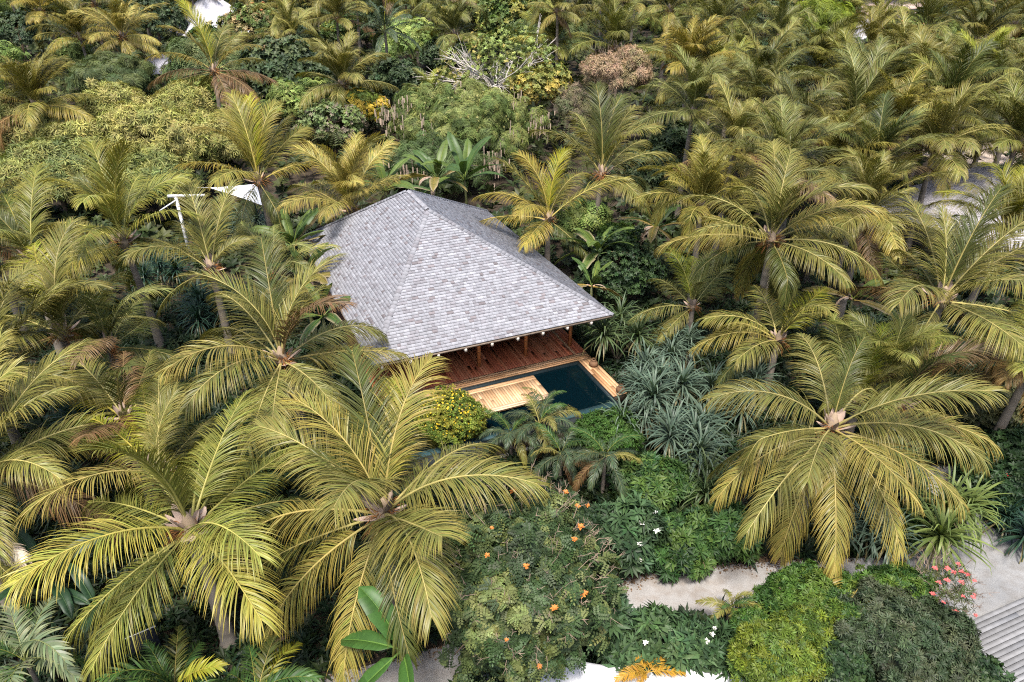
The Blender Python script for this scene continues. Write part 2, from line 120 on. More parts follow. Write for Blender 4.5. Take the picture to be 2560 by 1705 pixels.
[-57.02, 100.79, 9.83, 2.83, 4.6, 0.52, "distant coconut palm in the crowded far rows of the grove", "n", 16, "far coconut palms"],
[-62.45, 98.8, 9.74, 2.74, 4.8999999999999995, 0.62, "distant coconut palm in the crowded far rows of the grove", "n", 16, "far coconut palms"],
[57.94, 95.03, 9.57, 2.57, 4.3, 0.72, "distant coconut palm in the crowded far rows of the grove", "n", 16, "far coconut palms"],
[50.6, 102.86, 9.92, 2.92, 4.6, 0.82, "distant coconut palm in the crowded far rows of the grove", "n", 16, "far coconut palms"],
[37.71, 102.86, 9.92, 2.92, 4.8999999999999995, 0.52, "distant coconut palm in the crowded far rows of the grove", "n", 16, "far coconut palms"],
[30.82, 66.28, 8.27, 1.27, 4.3, 0.62, "distant coconut palm in the crowded far rows of the grove", "n", 16, "far coconut palms"],
[26.75, 49.01, 7.5, 0.5, 4.6, 0.72, "distant coconut palm in the crowded far rows of the grove", "n", 16, "far coconut palms"],
[20.09, 43.1, 7.23, 0.23, 4.8999999999999995, 0.82, "distant coconut palm in the crowded far rows of the grove", "n", 16, "far coconut palms"],
[35.72, 52.52, 7.65, 0.65, 4.3, 0.52, "distant coconut palm in the crowded far rows of the grove", "n", 16, "far coconut palms"],
[17.84, 61.04, 8.04, 1.04, 4.6, 0.62, "distant coconut palm in the crowded far rows of the grove", "n", 16, "far coconut palms"],
[14.4, 53.79, 7.71, 0.71, 4.8999999999999995, 0.72, "distant coconut palm in the crowded far rows of the grove", "n", 16, "far coconut palms"],
[26.08, 50.71, 7.57, 0.57, 4.3, 0.82, "distant coconut palm in the crowded far rows of the grove", "n", 16, "far coconut palms"],
[31.91, 49.01, 7.5, 0.5, 4.6, 0.52, "distant coconut palm in the crowded far rows of the grove", "n", 16, "far coconut palms"]]
TREES = [
["tulip", 0.09, 12.85, 2.9, 0.0, 2.37, 2.41, "big olive green tree with orange flowers and bare twigs in front of the pool", "tree", "flowering_tree", None],
["yellowbush", -2.35, 22.22, 1.3, 0.0, 1.29, 1.09, "rounded shrub covered in small yellow flowers at the corner of the wooden platform", "shrub", "shrub", None],
["roundgreen", 3.59, 21.85, 0.9, 0.0, 1.24, 0.74, "rounded bright green bush below the front edge of the pool", "shrub", "shrub", None],
["glossy", 4.91, 19.26, 0.7, 0.0, 1.52, 0.91, "dark glossy leaved shrub right of the slender little palm", "shrub", "shrub", None],
["frangipani", 3.59, 16.48, 1.0, 0.0, 1.23, 1.09, "white flowered shrub with leaf rosettes right of the orange flowered tree", "shrub", "flowering_shrub", None],
["glossy", 5.28, 16.51, 0.6, 0.0, 1.52, 0.69, "dense low green shrub bordering the upper edge of the gravel path", "shrub", "shrub", None],
["glossy", 6.72, 16.78, 0.7, 0.0, 1.11, 0.83, "deep green leafy shrub with lance shaped leaves left under the golden palm", "shrub", "shrub", None],
["frangipani", 3.81, 12.74, 0.7, 0.0, 1.36, 0.57, "white flowered shrub with dark leaf rosettes between path and white ledge", "shrub", "flowering_shrub", None],
["frangipani", 5.14, 12.43, 0.8, 0.0, 0.81, 0.58, "shaded rosette leaved shrub between the white ledge and the bright hedge", "shrub", "shrub", None],
["frangipani", 2.5, 13.38, 1.0, 0.0, 0.6, 0.84, "narrow rosette leaved shrub against the right side of the dull green bush", "shrub", "shrub", None],
["brightbush", 8.45, 13.73, 1.2, 0.0, 1.48, 0.73, "fresh green hedge on the lower side of the pale path", "shrub", "shrub", None],
["limebush", 6.66, 11.65, 1.6, 0.0, 1.1, 0.82, "yellow green bush at the bottom, right of the white ledge", "shrub", "shrub", None],
["greybush", 10.14, 12.31, 1.4, 0.0, 1.93, 1.08, "large grey green fine leaved bush left of the grey boardwalk", "shrub", "shrub", None],
["brightbush", 10.79, 14.1, 1.2, 0.0, 1.11, 0.56, "green bush with reddish leaf tips left of the pink flowered shrub", "shrub", "shrub", None],
["darkbush", 11.57, 11.66, 0.8, 0.0, 1.06, 0.62, "dark spiky shrub at the lower edge of the grey boardwalk", "shrub", "shrub", None],
["oleander", 12.24, 14.11, 1.1, 0.0, 0.74, 0.93, "thin branched shrub with pink flowers standing in front of the concrete path", "shrub", "flowering_shrub", None],
["darkred", 16.98, 19.14, 1.2, 0.0, 1.12, 1.5, "dark green shrub with a few red flowers at the right edge", "shrub", "flowering_shrub", None],
["olivebush", 18.28, 22.86, 1.6, 0.0, 1.51, 1.01, "olive leaved shrub under the dead rusty fronds at the right edge", "shrub", "shrub", None],
["glossy", 13.78, 17.67, 0.4, 0.0, 1.01, 0.65, "low green shrub at the bend of the path under the long strap leaves", "shrub", "shrub", None],
["darkbush", 5.5, 34.26, 2.0, 0.0, 2.15, 1.92, "dense dark green bush beside the right slope of the roof", "shrub", "shrub", None],
["lightshrub", 4.02, 37.63, 3.6, 0.0, 1.2, 0.84, "pale yellowish shrub top right of the roof ridge", "shrub", "shrub", None],
["brightbush", 5.68, 36.27, 3.0, 0.0, 1.05, 0.7, "small fresh green bush between the two banana plants right of the roof", "shrub", "shrub", None],
["pod", -3.53, 55.53, 4.39, 0.79, 6.27, 2.48, "broad green tree hung with pale brown seed pods behind the roof", "tree", "pod_tree", None],
["darkpod", -5.47, 50.44, 2.56, 0.56, 4.64, 1.55, "dark green lower foliage beneath the pod bearing tree", "shrub", "shrub", None],
["whitebranch", -0.98, 63.45, 7.15, 1.15, 5.99, 2.72, "nearly leafless tree with white branches and a few orange leaves", "tree", "bare_branched_tree", None],
["yelleaf", 2.09, 62.0, 5.68, 1.08, 3.06, 1.8, "yellowing tree right of the white branches", "tree", "shrub", None],
["pinkdry", 8.27, 59.25, 7.36, 0.96, 2.89, 1.77, "pink brown dried out tree at the upper centre", "tree", "dry_tree", None],
["pinkdry2", 5.4, 59.91, 4.39, 0.99, 2.12, 1.94, "greyish pink dry shrub below the pink brown tree", "shrub", "shrub", None],
["speckled", 0.9, 89.72, 7.53, 2.33, 5.74, 2.75, "dark green tree speckled with yellow at the top centre", "tree", "broadleaf_tree", None],
["limetree", 33.07, 83.38, 8.24, 2.04, 3.94, 2.32, "bright yellow green round tree standing out at the upper right", "tree", "broadleaf_tree", None],
["darktree", -54.08, 85.41, 7.13, 2.13, 3.34, 2.01, "dark round tree at the left edge below the star shaped palm", "tree", "broadleaf_tree", None],
["darktree", -42.62, 94.04, 7.52, 2.52, 3.13, 2.61, "dark tree left of the grey thatched roof at the top", "tree", "broadleaf_tree", None],
["feathertree", -35.63, 67.67, 5.34, 1.34, 3.91, 2.15, "dark feathery leaved tree above the bamboo thicket", "tree", "broadleaf_tree", None],
["lightshrub", -44.35, 76.97, 6.35, 1.75, 1.74, 1.13, "light green small tree in the top left, right of the dark round tree", "tree", "broadleaf_tree", None],
["orangeshrub", -29.66, 90.58, 6.97, 2.37, 4.8, 2.27, "sprawling shrub dotted with orange flowers right of the grey thatched roof", "shrub", "shrub", None],
["limeshrub", -21.34, 72.02, 5.53, 1.53, 2.48, 1.57, "yellow green shrub left of the slim upright palm", "shrub", "shrub", None],
["lightshrub", -18.08, 63.38, 4.34, 1.14, 3.53, 1.56, "light green shrub with yellow blossom left of the pod bearing tree", "shrub", "shrub", None],
["yellowtop", -12.48, 61.23, 4.45, 1.05, 2.16, 1.44, "shrub with a bright yellow top left of the pod bearing tree", "shrub", "shrub", None],
["purpleshrub", -14.46, 58.35, 3.72, 0.92, 2.78, 1.73, "purplish green shrub above the left slope of the roof", "shrub", "shrub", None],
["darktree", -9.99, 65.99, 5.46, 1.26, 2.1, 1.91, "small dark tree below the dark royal palm", "tree", "broadleaf_tree", None],
["darktree", -21.33, 79.16, 6.45, 1.85, 2.24, 1.79, "dark green tree left of the dark royal palm", "tree", "broadleaf_tree", None],
["darktree", 11.66, 50.6, 4.37, 0.57, 1.98, 1.37, "dark grey green tree between the tall palm behind the roof and the grove", "tree", "broadleaf_tree", None],
["darktree", 9.43, 47.41, 3.02, 0.42, 1.75, 1.75, "shadowy dark tree behind the banana plant right of the roof", "tree", "broadleaf_tree", None],
["bamboo", -33.07, 50.1, 4.94, 0.54, 3.45, 1.95, "left edge clump of the pale bamboo thicket", "bamboo", "bamboo_clump", "clumps of the bamboo thicket"],
["bamboo", -28.99, 53.83, 5.51, 0.71, 2.38, 1.65, "dome shaped pale bamboo clump, topmost left of the thicket", "bamboo", "bamboo_clump", "clumps of the bamboo thicket"],
["bamboo", -23.9, 53.83, 5.51, 0.71, 2.22, 1.59, "yellowish bamboo clump below the tall upper left palm", "bamboo", "bamboo_clump", "clumps of the bamboo thicket"],
["bamboo", -24.6, 48.99, 4.49, 0.49, 3.84, 1.92, "central wide bamboo clump of the pale thicket", "bamboo", "bamboo_clump", "clumps of the bamboo thicket"],
["bamboo", -21.32, 50.75, 4.17, 0.57, 2.45, 1.68, "bamboo clump behind the palm above the white sail", "bamboo", "bamboo_clump", "clumps of the bamboo thicket"],
["darkbamboo", -29.25, 45.3, 3.53, 0.33, 3.63, 1.68, "greener lower bamboo clump above the left edge palm", "bamboo", "bamboo_clump", "clumps of the bamboo thicket"],
["darkbamboo", -22.89, 44.68, 3.3, 0.3, 2.49, 1.25, "lowest bamboo clump left of the white sail post", "bamboo", "bamboo_clump", "clumps of the bamboo thicket"],
["bamboo", -28.78, 47.61, 4.43, 0.43, 2.31, 1.44, "bamboo clump between the left edge clump and the wide central clump", "bamboo", "bamboo_clump", "clumps of the bamboo thicket"],
["darktree", -6.25, 74.89, 6.26, 1.66, 2.55, 1.49, "dark shrub between the royal palm and the white branched tree", "shrub", "shrub", None],
["limeshrub", 48.93, 88.98, 6.69, 2.29, 4.48, 1.99, "yellow green scrub below the pale house at the top right", "shrub", "shrub", None],
["orangeshrub", 43.7, 86.03, 6.16, 2.16, 3.87, 1.45, "brownish scrub left of the yellow green scrub at the top right", "shrub", "shrub", None],
["limeshrub", 19.1, 89.54, 7.32, 2.32, 2.99, 1.75, "yellow green tree between the two top centre palms", "tree", "broadleaf_tree", None],
["limeshrub", -15.38, 113.9, 8.42, 3.42, 3.74, 1.25, "bright green tree top at the top edge above the royal palm", "tree", "broadleaf_tree", None],
["darktree", 32.17, 99.63, 7.17, 2.77, 3.86, 1.66, "dark tree peeking between palms left of the bright round tree", "tree", "broadleaf_tree", None],
["darkbush", 24.04, 35.45, 1.2, 0.0, 1.88, 1.41, "black green shrub in deep shade left of the right edge palm", "shrub", "shrub", None],
["darkbush", 2.33, 16.29, 1.2, 0.0, 0.81, 0.67, "dark shrub tucked behind the right flank of the orange flowered tree", "shrub", "shrub", None],
["darkbush", -8.67, 19.6, 1.0, 0.0, 0.92, 0.92, "dark leafy shrub in the gap between the two big lower left palms", "shrub", "shrub", None],
["brightbush", 6.54, 12.79, 1.0, 0.0, 0.68, 0.59, "leafy green shrub right of the small grey green palm tuft", "shrub", "shrub", None],
["darkbush", 8.27, 11.75, 1.2, 0.0, 0.95, 0.56, "dark shrub wedged between the yellow green bush and the grey green bush", "shrub", "shrub", None],
["brightbush", 9.11, 12.77, 1.5, 0.0, 0.98, 0.58, "green shrub behind the young golden palm fronds in the hedge", "shrub", "shrub", None],
["limebush", 7.62, 12.41, 1.7, 0.0, 0.79, 0.57, "yellow green shoots in the middle of the hedge below the young palm", "shrub", "shrub", None]]
FROND_PLANTS = [
{"n": "banana_plant", "t": "banana", "label": "banana plant with huge glossy paddle leaves left of the orange flowered tree", "cat": "banana plant", "C": [-2.55, 10.86, 3.0], "zg": 0.0, "L": 1.75, "f": [[2.45, 1.108, 0.99, 1.848, 0.005, "g"], [2.841, 0.051, 0.626, 1.72, -0.061, "g"], [1.611, 0.312, 0.864, 1.712, -0.033, "d"], [-2.635, -0.516, 0.301, 1.664, -0.13, "g"], [-1.229, 0.465, 0.946, 1.742, -0.231, "g"]], "group": None},
{"n": "areca_palm", "t": "areca", "label": "feathery pale green palm in the bottom left corner", "cat": "palm", "C": [-11.74, 11.15, 2.2], "zg": 0.0, "L": 2.0, "f": [[1.763, 0.429, 1.03, 2.048, -0.031, "b"], [-0.289, 1.325, 1.938, 2.57, -0.285, "b"], [2.186, 0.78, 1.128, 1.926, 0.13, "b"], [2.597, 0.172, 0.805, 2.016, 0.145, "b"], [-0.348, 0.739, 1.239, 2.113, -0.154, "b"], [2.092, 0.366, 0.873, 2.003, 0.032, "g"], [-1.076, 0.811, 0.825, 1.933, -0.09, "b"]], "group": "striped leafed palms along the bottom edge"},
{"n": "areca_palm", "t": "areca", "label": "feathery dark green palm below the black panel, broad striped leaves", "cat": "palm", "C": [-8.15, 10.76, 1.6], "zg": 0.0, "L": 1.9, "f": [[-2.504, 1.52, 1.391, 2.148, 0.089, "g"], [2.243, 0.182, 0.807, 1.932, 0.035, "g"], [1.634, 0.003, 0.711, 1.91, 0.034, "g"], [-0.076, 1.053, 0.937, 1.834, 0.015, "v"], [-1.949, 1.478, 1.297, 1.915, -0.003, "g"], [1.824, 0.351, 0.642, 1.846, 0.136, "d"], [-0.359, 0.821, 1.112, 1.947, -0.024, "g"]], "group": "striped leafed palms along the bottom edge"},
{"n": "areca_palm", "t": "areca", "label": "feathery palm with yellow green leaf tips, right of the dark striped one", "cat": "palm", "C": [-6.12, 10.65, 1.6], "zg": 0.0, "L": 1.9, "f": [[1.305, 0.182, 0.875, 1.878, -0.056, "v"], [1.947, 0.172, 0.854, 1.906, 0.178, "g"], [2.393, -0.118, 0.777, 1.879, 0.068, "g"], [-0.093, 0.993, 1.173, 1.938, 0.011, "g"], [1.527, 0.416, 0.735, 1.861, 0.016, "d"], [2.69, -0.265, 0.761, 1.892, 0.022, "d"]], "group": "striped leafed palms along the bottom edge"},
{"n": "young_palm", "t": "young", "label": "young palm with few golden green fronds poking out of the bright green hedge", "cat": "palm", "C": [8.46, 13.19, 1.5], "zg": 0.0, "L": 1.5, "f": [[1.093, 0.599, 0.951, 1.524, -0.015, "y"], [-0.073, 0.811, 0.966, 1.585, -0.005, "y"], [0.215, -0.145, 0.707, 1.507, -0.044, "n"], [-2.061, 0.798, 0.924, 1.432, 0.011, "y"], [-2.362, 0.854, 0.924, 1.462, -0.075, "n"]], "group": None},
{"n": "young_palm", "t": "young", "label": "small grey green palm tuft between the white flowered shrub and the bright hedge", "cat": "palm", "C": [6.15, 13.74, 1.0], "zg": 0.0, "L": 0.9, "f": [[2.821, 0.158, 0.745, 0.938, -0.002, "n"], [1.463, 0.041, 0.771, 0.893, -0.011, "n"], [-0.543, 1.038, 1.129, 0.904, 0.006, "n"], [-1.608, 0.549, 0.912, 0.902, 0.01, "n"], [-2.465, 0.667, 0.995, 0.896, -0.001, "n"], [-0.29, 1.52, 1.185, 0.863, -0.002, "n"]], "group": None},
{"n": "golden_palm", "t": "young", "label": "small golden orange palm behind the white curved ledge", "cat": "palm", "C": [3.47, 11.63, 1.1], "zg": 0.0, "L": 1.0, "f": [[2.072, 0.03, 0.75, 0.995, -0.019, "o"], [0.708, 0.183, 0.779, 1.012, 0.023, "o"], [-2.756, 0.673, 0.998, 1.001, 0.013, "o"], [0.043, 0.174, 0.733, 0.993, 0.029, "o"], [1.257, 0.05, 0.752, 1.004, 0.02, "o"]], "group": None},
{"n": "date_palm", "t": "date", "label": "fine leaved arching palm just below the wooden sun platform", "cat": "palm", "C": [1.02, 21.6, 1.5], "zg": 0.0, "L": 1.35, "f": 20, "group": "small feather palms below the pool"},
{"n": "date_palm", "t": "date", "label": "fine leaved palm right of the yellow flowered shrub", "cat": "palm", "C": [-0.03, 21.33, 1.2], "zg": 0.0, "L": 1.2, "f": 15, "group": "small feather palms below the pool"},
{"n": "date_palm", "t": "date", "label": "fine leaved palm with rust brown lower fronds, right of the front middle palm", "cat": "palm", "C": [1.74, 20.07, 1.3], "zg": 0.0, "L": 1.2, "f": 16, "group": "small feather palms below the pool"},
{"n": "date_palm", "t": "date", "label": "slender little palm on a pale thin trunk in front of the round green bush", "cat": "palm", "C": [3.18, 19.22, 1.9], "zg": 0.0, "L": 1.3, "f": 13, "group": "small feather palms below the pool"},
{"n": "date_palm", "t": "date", "label": "little palm with a bright lime frond against the edge of the sun platform", "cat": "palm", "C": [1.32, 22.99, 1.4], "zg": 0.0, "L": 0.9, "f": 9, "group": "small feather palms below the pool"}]
BANANAS = [
[-4.74, 44.52, 3.49, 0.29, 3.1, 11, "banana plant with ragged yellow edged leaves, directly behind the roof peak", 0.4],
[-3.0, 44.52, 3.49, 0.29, 3.1, 10, "banana plant with broad upright leaves behind the right side of the roof peak", 0.2],
[-7.76, 42.64, 3.41, 0.21, 2.8, 10, "banana plant with slim leaves behind the left side of the roof peak", 0.3],
[-11.0, 33.7, 3.5, 0.0, 2.6, 10, "ragged banana plant hanging over the back left slope of the roof", 0.6],
[-9.6, 30.4, 3.3, 0.0, 2.3, 9, "banana plant pushed against the middle of the left eave", 0.4],
[-8.1, 27.2, 3.0, 0.0, 1.9, 8, "green banana plant poking up past the left eave behind the tall palm", 0.3],
[7.9, 37.03, 3.2, 0.0, 2.7, 11, "banana plant with pale dry leaf edges right of the dark bush beside the roof", 0.5],
[4.33, 33.46, 3.2, 0.0, 2.5, 10, "banana plant growing out of the dark bush beside the right slope of the roof", 0.3],
[3.79, 30.96, 2.6, 0.0, 1.9, 6, "banana plant with shrivelled white leaves at the right eave of the roof", 0.7],
[-13.2, 14.31, 1.5, 0.0, 2.0, 6, "shaded banana plant at the left edge under the big lower left palm", 0.2],
[-11.46, 13.5, 1.2, 0.0, 1.8, 5, "dark banana plant beside the black panel", 0.1],
[15.25, 28.8, 3.0, 0.0, 2.2, 6, "banana plant half hidden in shade under the broad palm right of the roof", 0.4],
[4.33, 18.59, 0.9, 0.0, 1.2, 5, "low broad leaved plant with one bright leaf, in the green bed below the round bush", 0]]
STRAPS = [
[6.59, 20.81, 1.5, 0.0, 1.15, 5, "largest blue green strap leaved clump with a clear star shaped head", "b"],
[5.85, 23.92, 1.8, 0.0, 1.15, 5, "blue green strap leaved clump beside the right end of the pool", "b"],
[6.93, 26.8, 1.7, 0.0, 1.0, 3, "blue green strap leaved clump in front of the small bright palm", "b"],
[4.85, 28.4, 2.0, 0.0, 1.15, 4, "long drooping strap leaved plant hanging down at the right eave of the roof", "g"],
[8.9, 23.91, 1.6, 0.0, 0.95, 4, "upright blue green strap clump below the orange hearted palm", "b"],
[5.06, 22.41, 1.2, 0.0, 1.0, 3, "grey green strap clump between the pool corner and the star headed clump", "b"],
[6.72, 19.26, 0.8, 0.0, 1.0, 3, "drooping dark strap clump at the foot of the star headed clump", "g"],
[11.32, 16.87, 0.8, 0.0, 1.0, 3, "blue green strap clump hanging over the pale path below the golden palm", "b"],
[13.93, 17.23, 1.3, 0.0, 1.3, 3, "lime green plant with long bent strap leaves at the bend of the path", "l"],
[13.28, 19.25, 1.2, 0.0, 1.0, 3, "shaded strap clump under the right fronds of the golden palm", "g"],
[-15.2, 31.63, 1.2, 0.0, 1.2, 5, "dark teal strap leaved clump in shade left of the tall palm by the house", "d"],
[-15.61, 18.49, 0.8, 0.0, 0.9, 5, "dark green grassy strap clump above the long left frond", "g"],
[-14.75, 39.43, 2.66, 0.06, 1.1, 3, "grey strap leaved clump right of the white shade sail post", "b"],
[-16.76, 22.94, 0.6, 0.0, 1.1, 4, "nearly black strap clump in the gap above the lower left palm", "d"],
[-18.97, 35.57, 1.4, 0.0, 1.1, 3, "dark strap clump left of the rust hearted palm", "d"],
[16.35, 17.67, 0.5, 0.0, 0.9, 3, "dark mondo-like grassy clump at the right edge of the path", "d"]]
FILLER = [
[2.5, 144.4, 3.96, "speckled"],
[-21.4, 111.5, 3.68, "darktree"],
[65.9, 105.3, 3.16, "speckled"],
[96.5, 129.3, 2.99, "lightshrub"],
[96.7, 147.0, 2.68, "lightshrub"],
[82.9, 121.1, 3.47, "olivebush"],
[-33.6, 145.9, 2.76, "darktree"],
[78.1, 114.8, 3.33, "lightshrub"],
[53.2, 78.2, 3.19, "lightshrub"],
[50.2, 119.9, 2.71, "olivebush"],
[-21.0, 97.1, 2.67, "speckled"],
[86.3, 146.3, 3.01, "darktree"],
[-88.0, 124.5, 3.86, "limeshrub"],
[-45.7, 132.4, 3.0, "lightshrub"],
[64.0, 86.1, 3.09, "olivebush"],
[-79.3, 131.1, 3.03, "lightshrub"],
[88.6, 137.9, 2.77, "speckled"],
[24.3, 129.2, 2.78, "darktree"],
[-67.9, 101.6, 3.52, "limeshrub"],
[-77.1, 121.1, 3.43, "lightshrub"],
[19.6, 107.7, 2.5, "limeshrub"],
[-2.3, 117.4, 3.2, "darktree"],
[74.6, 110.6, 3.34, "feathertree"],
[-19.1, 102.0, 3.58, "darktree"],
[-10.8, 80.6, 3.85, "lightshrub"],
[62.9, 101.2, 2.98, "feathertree"],
[57.4, 106.0, 2.95, "darktree"],
[4.3, 110.3, 3.41, "feathertree"],
[101.0, 139.9, 3.73, "feathertree"],
[47.9, 114.1, 2.5, "limeshrub"],
[-57.2, 144.1, 3.94, "feathertree"],
[46.9, 148.8, 3.74, "darktree"],
[35.5, 90.4, 3.02, "darktree"],
[-23.8, 127.8, 3.65, "speckled"],
[-32.1, 119.9, 3.44, "lightshrub"],
[68.1, 113.6, 3.06, "feathertree"],
[73.0, 126.2, 3.41, "darktree"],
[36.0, 147.1, 2.54, "feathertree"],
[-84.4, 113.3, 3.48, "darktree"],
[67.5, 99.9, 2.43, "speckled"],
[-74.6, 146.6, 3.74, "lightshrub"],
[-72.7, 125.1, 3.4, "limeshrub"],
[48.5, 77.2, 2.61, "darktree"],
[8.2, 139.2, 3.47, "olivebush"],
[41.9, 131.4, 3.72, "darktree"],
[43.3, 141.7, 3.57, "darktree"],
[-87.9, 145.2, 3.79, "darktree"],
[-56.3, 132.5, 3.15, "limeshrub"],
[2.2, 138.8, 3.91, "lightshrub"],
[3.9, 82.6, 3.9, "feathertree"],
[-30.2, 77.1, 3.4, "speckled"],
[-52.4, 134.1, 3.88, "darktree"],
[-61.9, 84.5, 2.66, "darktree"],
[-27.3, 68.7, 3.99, "feathertree"],
[-5.1, 105.4, 3.84, "speckled"],
[42.1, 119.1, 2.41, "darktree"],
[-25.9, 61.6, 2.93, "speckled"],
[36.4, 134.3, 2.8, "feathertree"],
[45.9, 71.1, 3.25, "feathertree"],
[63.7, 142.7, 3.79, "feathertree"],
[43.1, 106.9, 3.93, "speckled"],
[-51.3, 75.7, 3.17, "lightshrub"],
[55.7, 72.2, 3.15, "darktree"],
[-15.0, 147.9, 3.64, "lightshrub"],
[-109.3, 143.0, 3.51, "darktree"],
[56.1, 101.8, 2.97, "darktree"],
[-40.5, 122.5, 3.36, "olivebush"],
[-28.7, 104.9, 3.58, "feathertree"],
[0.2, 129.1, 2.55, "darktree"],
[-71.5, 141.7, 3.87, "olivebush"],
[-41.9, 111.7, 2.66, "olivebush"],
[0.9, 94.3, 3.23, "lightshrub"],
[-36.7, 125.3, 3.51, "darktree"],
[19.1, 124.2, 3.5, "speckled"],
[-101.8, 139.5, 3.99, "feathertree"],
[-94.9, 139.6, 2.85, "lightshrub"],
[11.4, 106.7, 3.9, "olivebush"],
[-59.0, 74.8, 3.4, "limeshrub"],
[-0.5, 110.8, 2.5, "limeshrub"],
[-47.3, 64.7, 3.85, "lightshrub"],
[51.1, 136.0, 3.67, "darktree"],
[28.0, 76.5, 3.68, "darktree"],
[23.1, 103.1, 2.44, "darktree"],
[96.7, 142.6, 2.5, "limeshrub"],
[-51.2, 109.3, 3.44, "darktree"],
[-92.3, 131.8, 2.73, "speckled"],
[-23.5, 146.7, 3.68, "darktree"],
[-20.1, 67.6, 3.88, "darktree"],
[-68.9, 96.6, 2.77, "feathertree"],
[-9.3, 136.4, 2.8, "olivebush"],
[-37.9, 129.9, 2.83, "lightshrub"],
[22.0, 96.4, 3.13, "olivebush"],
[73.4, 118.2, 2.55, "darktree"],
[-30.0, 140.4, 2.41, "speckled"],
[26.6, 97.0, 2.72, "limeshrub"]]
TREE_FLOWERS = [
[1.85, 13.97, 4.67],
[1.94, 13.93, 4.65],
[1.65, 13.56, 4.96],
[1.65, 12.71, 5.1],
[1.44, 12.26, 5.18],
[1.48, 12.24, 5.15],
[1.68, 11.37, 4.35],
[1.6, 11.31, 4.37],
[-0.47, 12.22, 5.55],
[-0.56, 11.65, 5.27],
[0.32, 11.4, 5.2],
[0.95, 10.89, 4.42],
[-0.12, 10.47, 3.9],
[0.62, 10.36, 3.14],
[1.39, 14.18, 4.87],
[0.03, 13.34, 5.66]]
ROYAL = [-11.03, 67.56, 9.33, 1.33]
# ---------------------------------------------------------------- materials
def mat(name, build):
    m = bpy.data.materials.new(name); m.use_nodes = True; nt = m.node_tree
    build(nt, nt.nodes['Principled BSDF']); return m
def noise(nt, scale, detail=4, coord='Object', vec=None):
    n = nt.nodes.new('ShaderNodeTexNoise'); n.inputs['Scale'].default_value = scale; n.inputs['Detail'].default_value = detail
    tc = nt.nodes.new('ShaderNodeTexCoord')
    if vec:
        mp = nt.nodes.new('ShaderNodeMapping'); mp.inputs['Scale'].default_value = vec
        nt.links.new(tc.outputs[coord], mp.inputs[0]); nt.links.new(mp.outputs[0], n.inputs['Vector'])
    else: nt.links.new(tc.outputs[coord], n.inputs['Vector'])
    return n
def ramp(nt, fac, stops):
    r = nt.nodes.new('ShaderNodeValToRGB'); e = r.color_ramp.elements
    while len(e) < len(stops): e.new(.5)
    for el, (p, c) in zip(e, stops): el.position = p; el.color = (*c, 1)
    nt.links.new(fac, r.inputs[0]); return r.outputs[0]
def mul(nt, a, b, fac=1.0, mode='MULTIPLY'):
    m = nt.nodes.new('ShaderNodeMix'); m.data_type = 'RGBA'; m.blend_type = mode; m.inputs[0].default_value = fac
    nt.links.new(a, m.inputs[6])
    if hasattr(b, 'is_linked'): nt.links.new(b, m.inputs[7])
    else: m.inputs[7].default_value = (*b, 1)
    return m.outputs[2]
def attr(nt):
    a = nt.nodes.new('ShaderNodeAttribute'); a.attribute_name = 'Col'; return a.outputs['Color']
def bump(nt, bs, h, strength=.3, dist=.02):
    b = nt.nodes.new('ShaderNodeBump'); b.inputs['Strength'].default_value = strength; b.inputs['Distance'].default_value = dist
    nt.links.new(h, b.inputs['Height']); nt.links.new(b.outputs[0], bs.inputs['Normal'])
def leaf_mat(name, rough, spec, trans):
    def b(nt, bs):
        oi = nt.nodes.new('ShaderNodeObjectInfo')
        c = mul(nt, attr(nt), oi.outputs['Color'])
        n = noise(nt, 2.2, 3); c = mul(nt, c, ramp(nt, n.outputs['Fac'], [(.3, (.8, .82, .8)), (.7, (1.15, 1.12, 1.05))]))
        nt.links.new(c, bs.inputs['Base Color']); bs.inputs['Roughness'].default_value = rough
        bs.inputs['Specular IOR Level'].default_value = spec
        if trans:
            t = nt.nodes.new('ShaderNodeBsdfTranslucent')
            nt.links.new(mul(nt, c, (1.15, 1.2, .45)), t.inputs[0])
            mx = nt.nodes.new('ShaderNodeMixShader'); mx.inputs[0].default_value = trans
            nt.links.new(bs.outputs[0], mx.inputs[1]); nt.links.new(t.outputs[0], mx.inputs[2])
            nt.links.new(mx.outputs[0], nt.nodes['Material Output'].inputs[0])
    return mat(name, b)
M_palm = leaf_mat('palm_leaf', .42, .3, .16)
M_leaf = leaf_mat('broad_leaf', .5, .25, .16)
M_gloss = leaf_mat('glossy_leaf', .45, .35, .2)
M_wood = leaf_mat('bark', .9, .1, 0)
def _plain(rough=.7, spec=.3, sc=8, lo=.75, hi=1.2, bmp=0, vec=None):
    def b(nt, bs):
        n = noise(nt, sc, 6, vec=vec)
        c = mul(nt, attr(nt), ramp(nt, n.outputs['Fac'], [(.3, (lo,) * 3), (.7, (hi,) * 3)]))
        nt.links.new(c, bs.inputs['Base Color']); bs.inputs['Roughness'].default_value = rough
        bs.inputs['Specular IOR Level'].default_value = spec
        if bmp: bump(nt, bs, n.outputs['Fac'], bmp)
    return b
M_shingle = mat('weathered_shingle', _plain(.85, .2, 5, .84, 1.12, .3))
M_plank = mat('oiled_plank', _plain(.5, .35, 3, .88, 1.1, .1, (1, 1, 1)))
M_paint = mat('white_paint', _plain(.55, .3, 3, .92, 1.04))
M_dark = mat('dark_wood', _plain(.6, .3, 5, .7, 1.2))
M_thatch = mat('thatch', _plain(.95, .1, 9, .55, 1.3, .6, (1, 1, 3)))
M_wall = mat('plaster', _plain(.9, .15, 4, .85, 1.1))
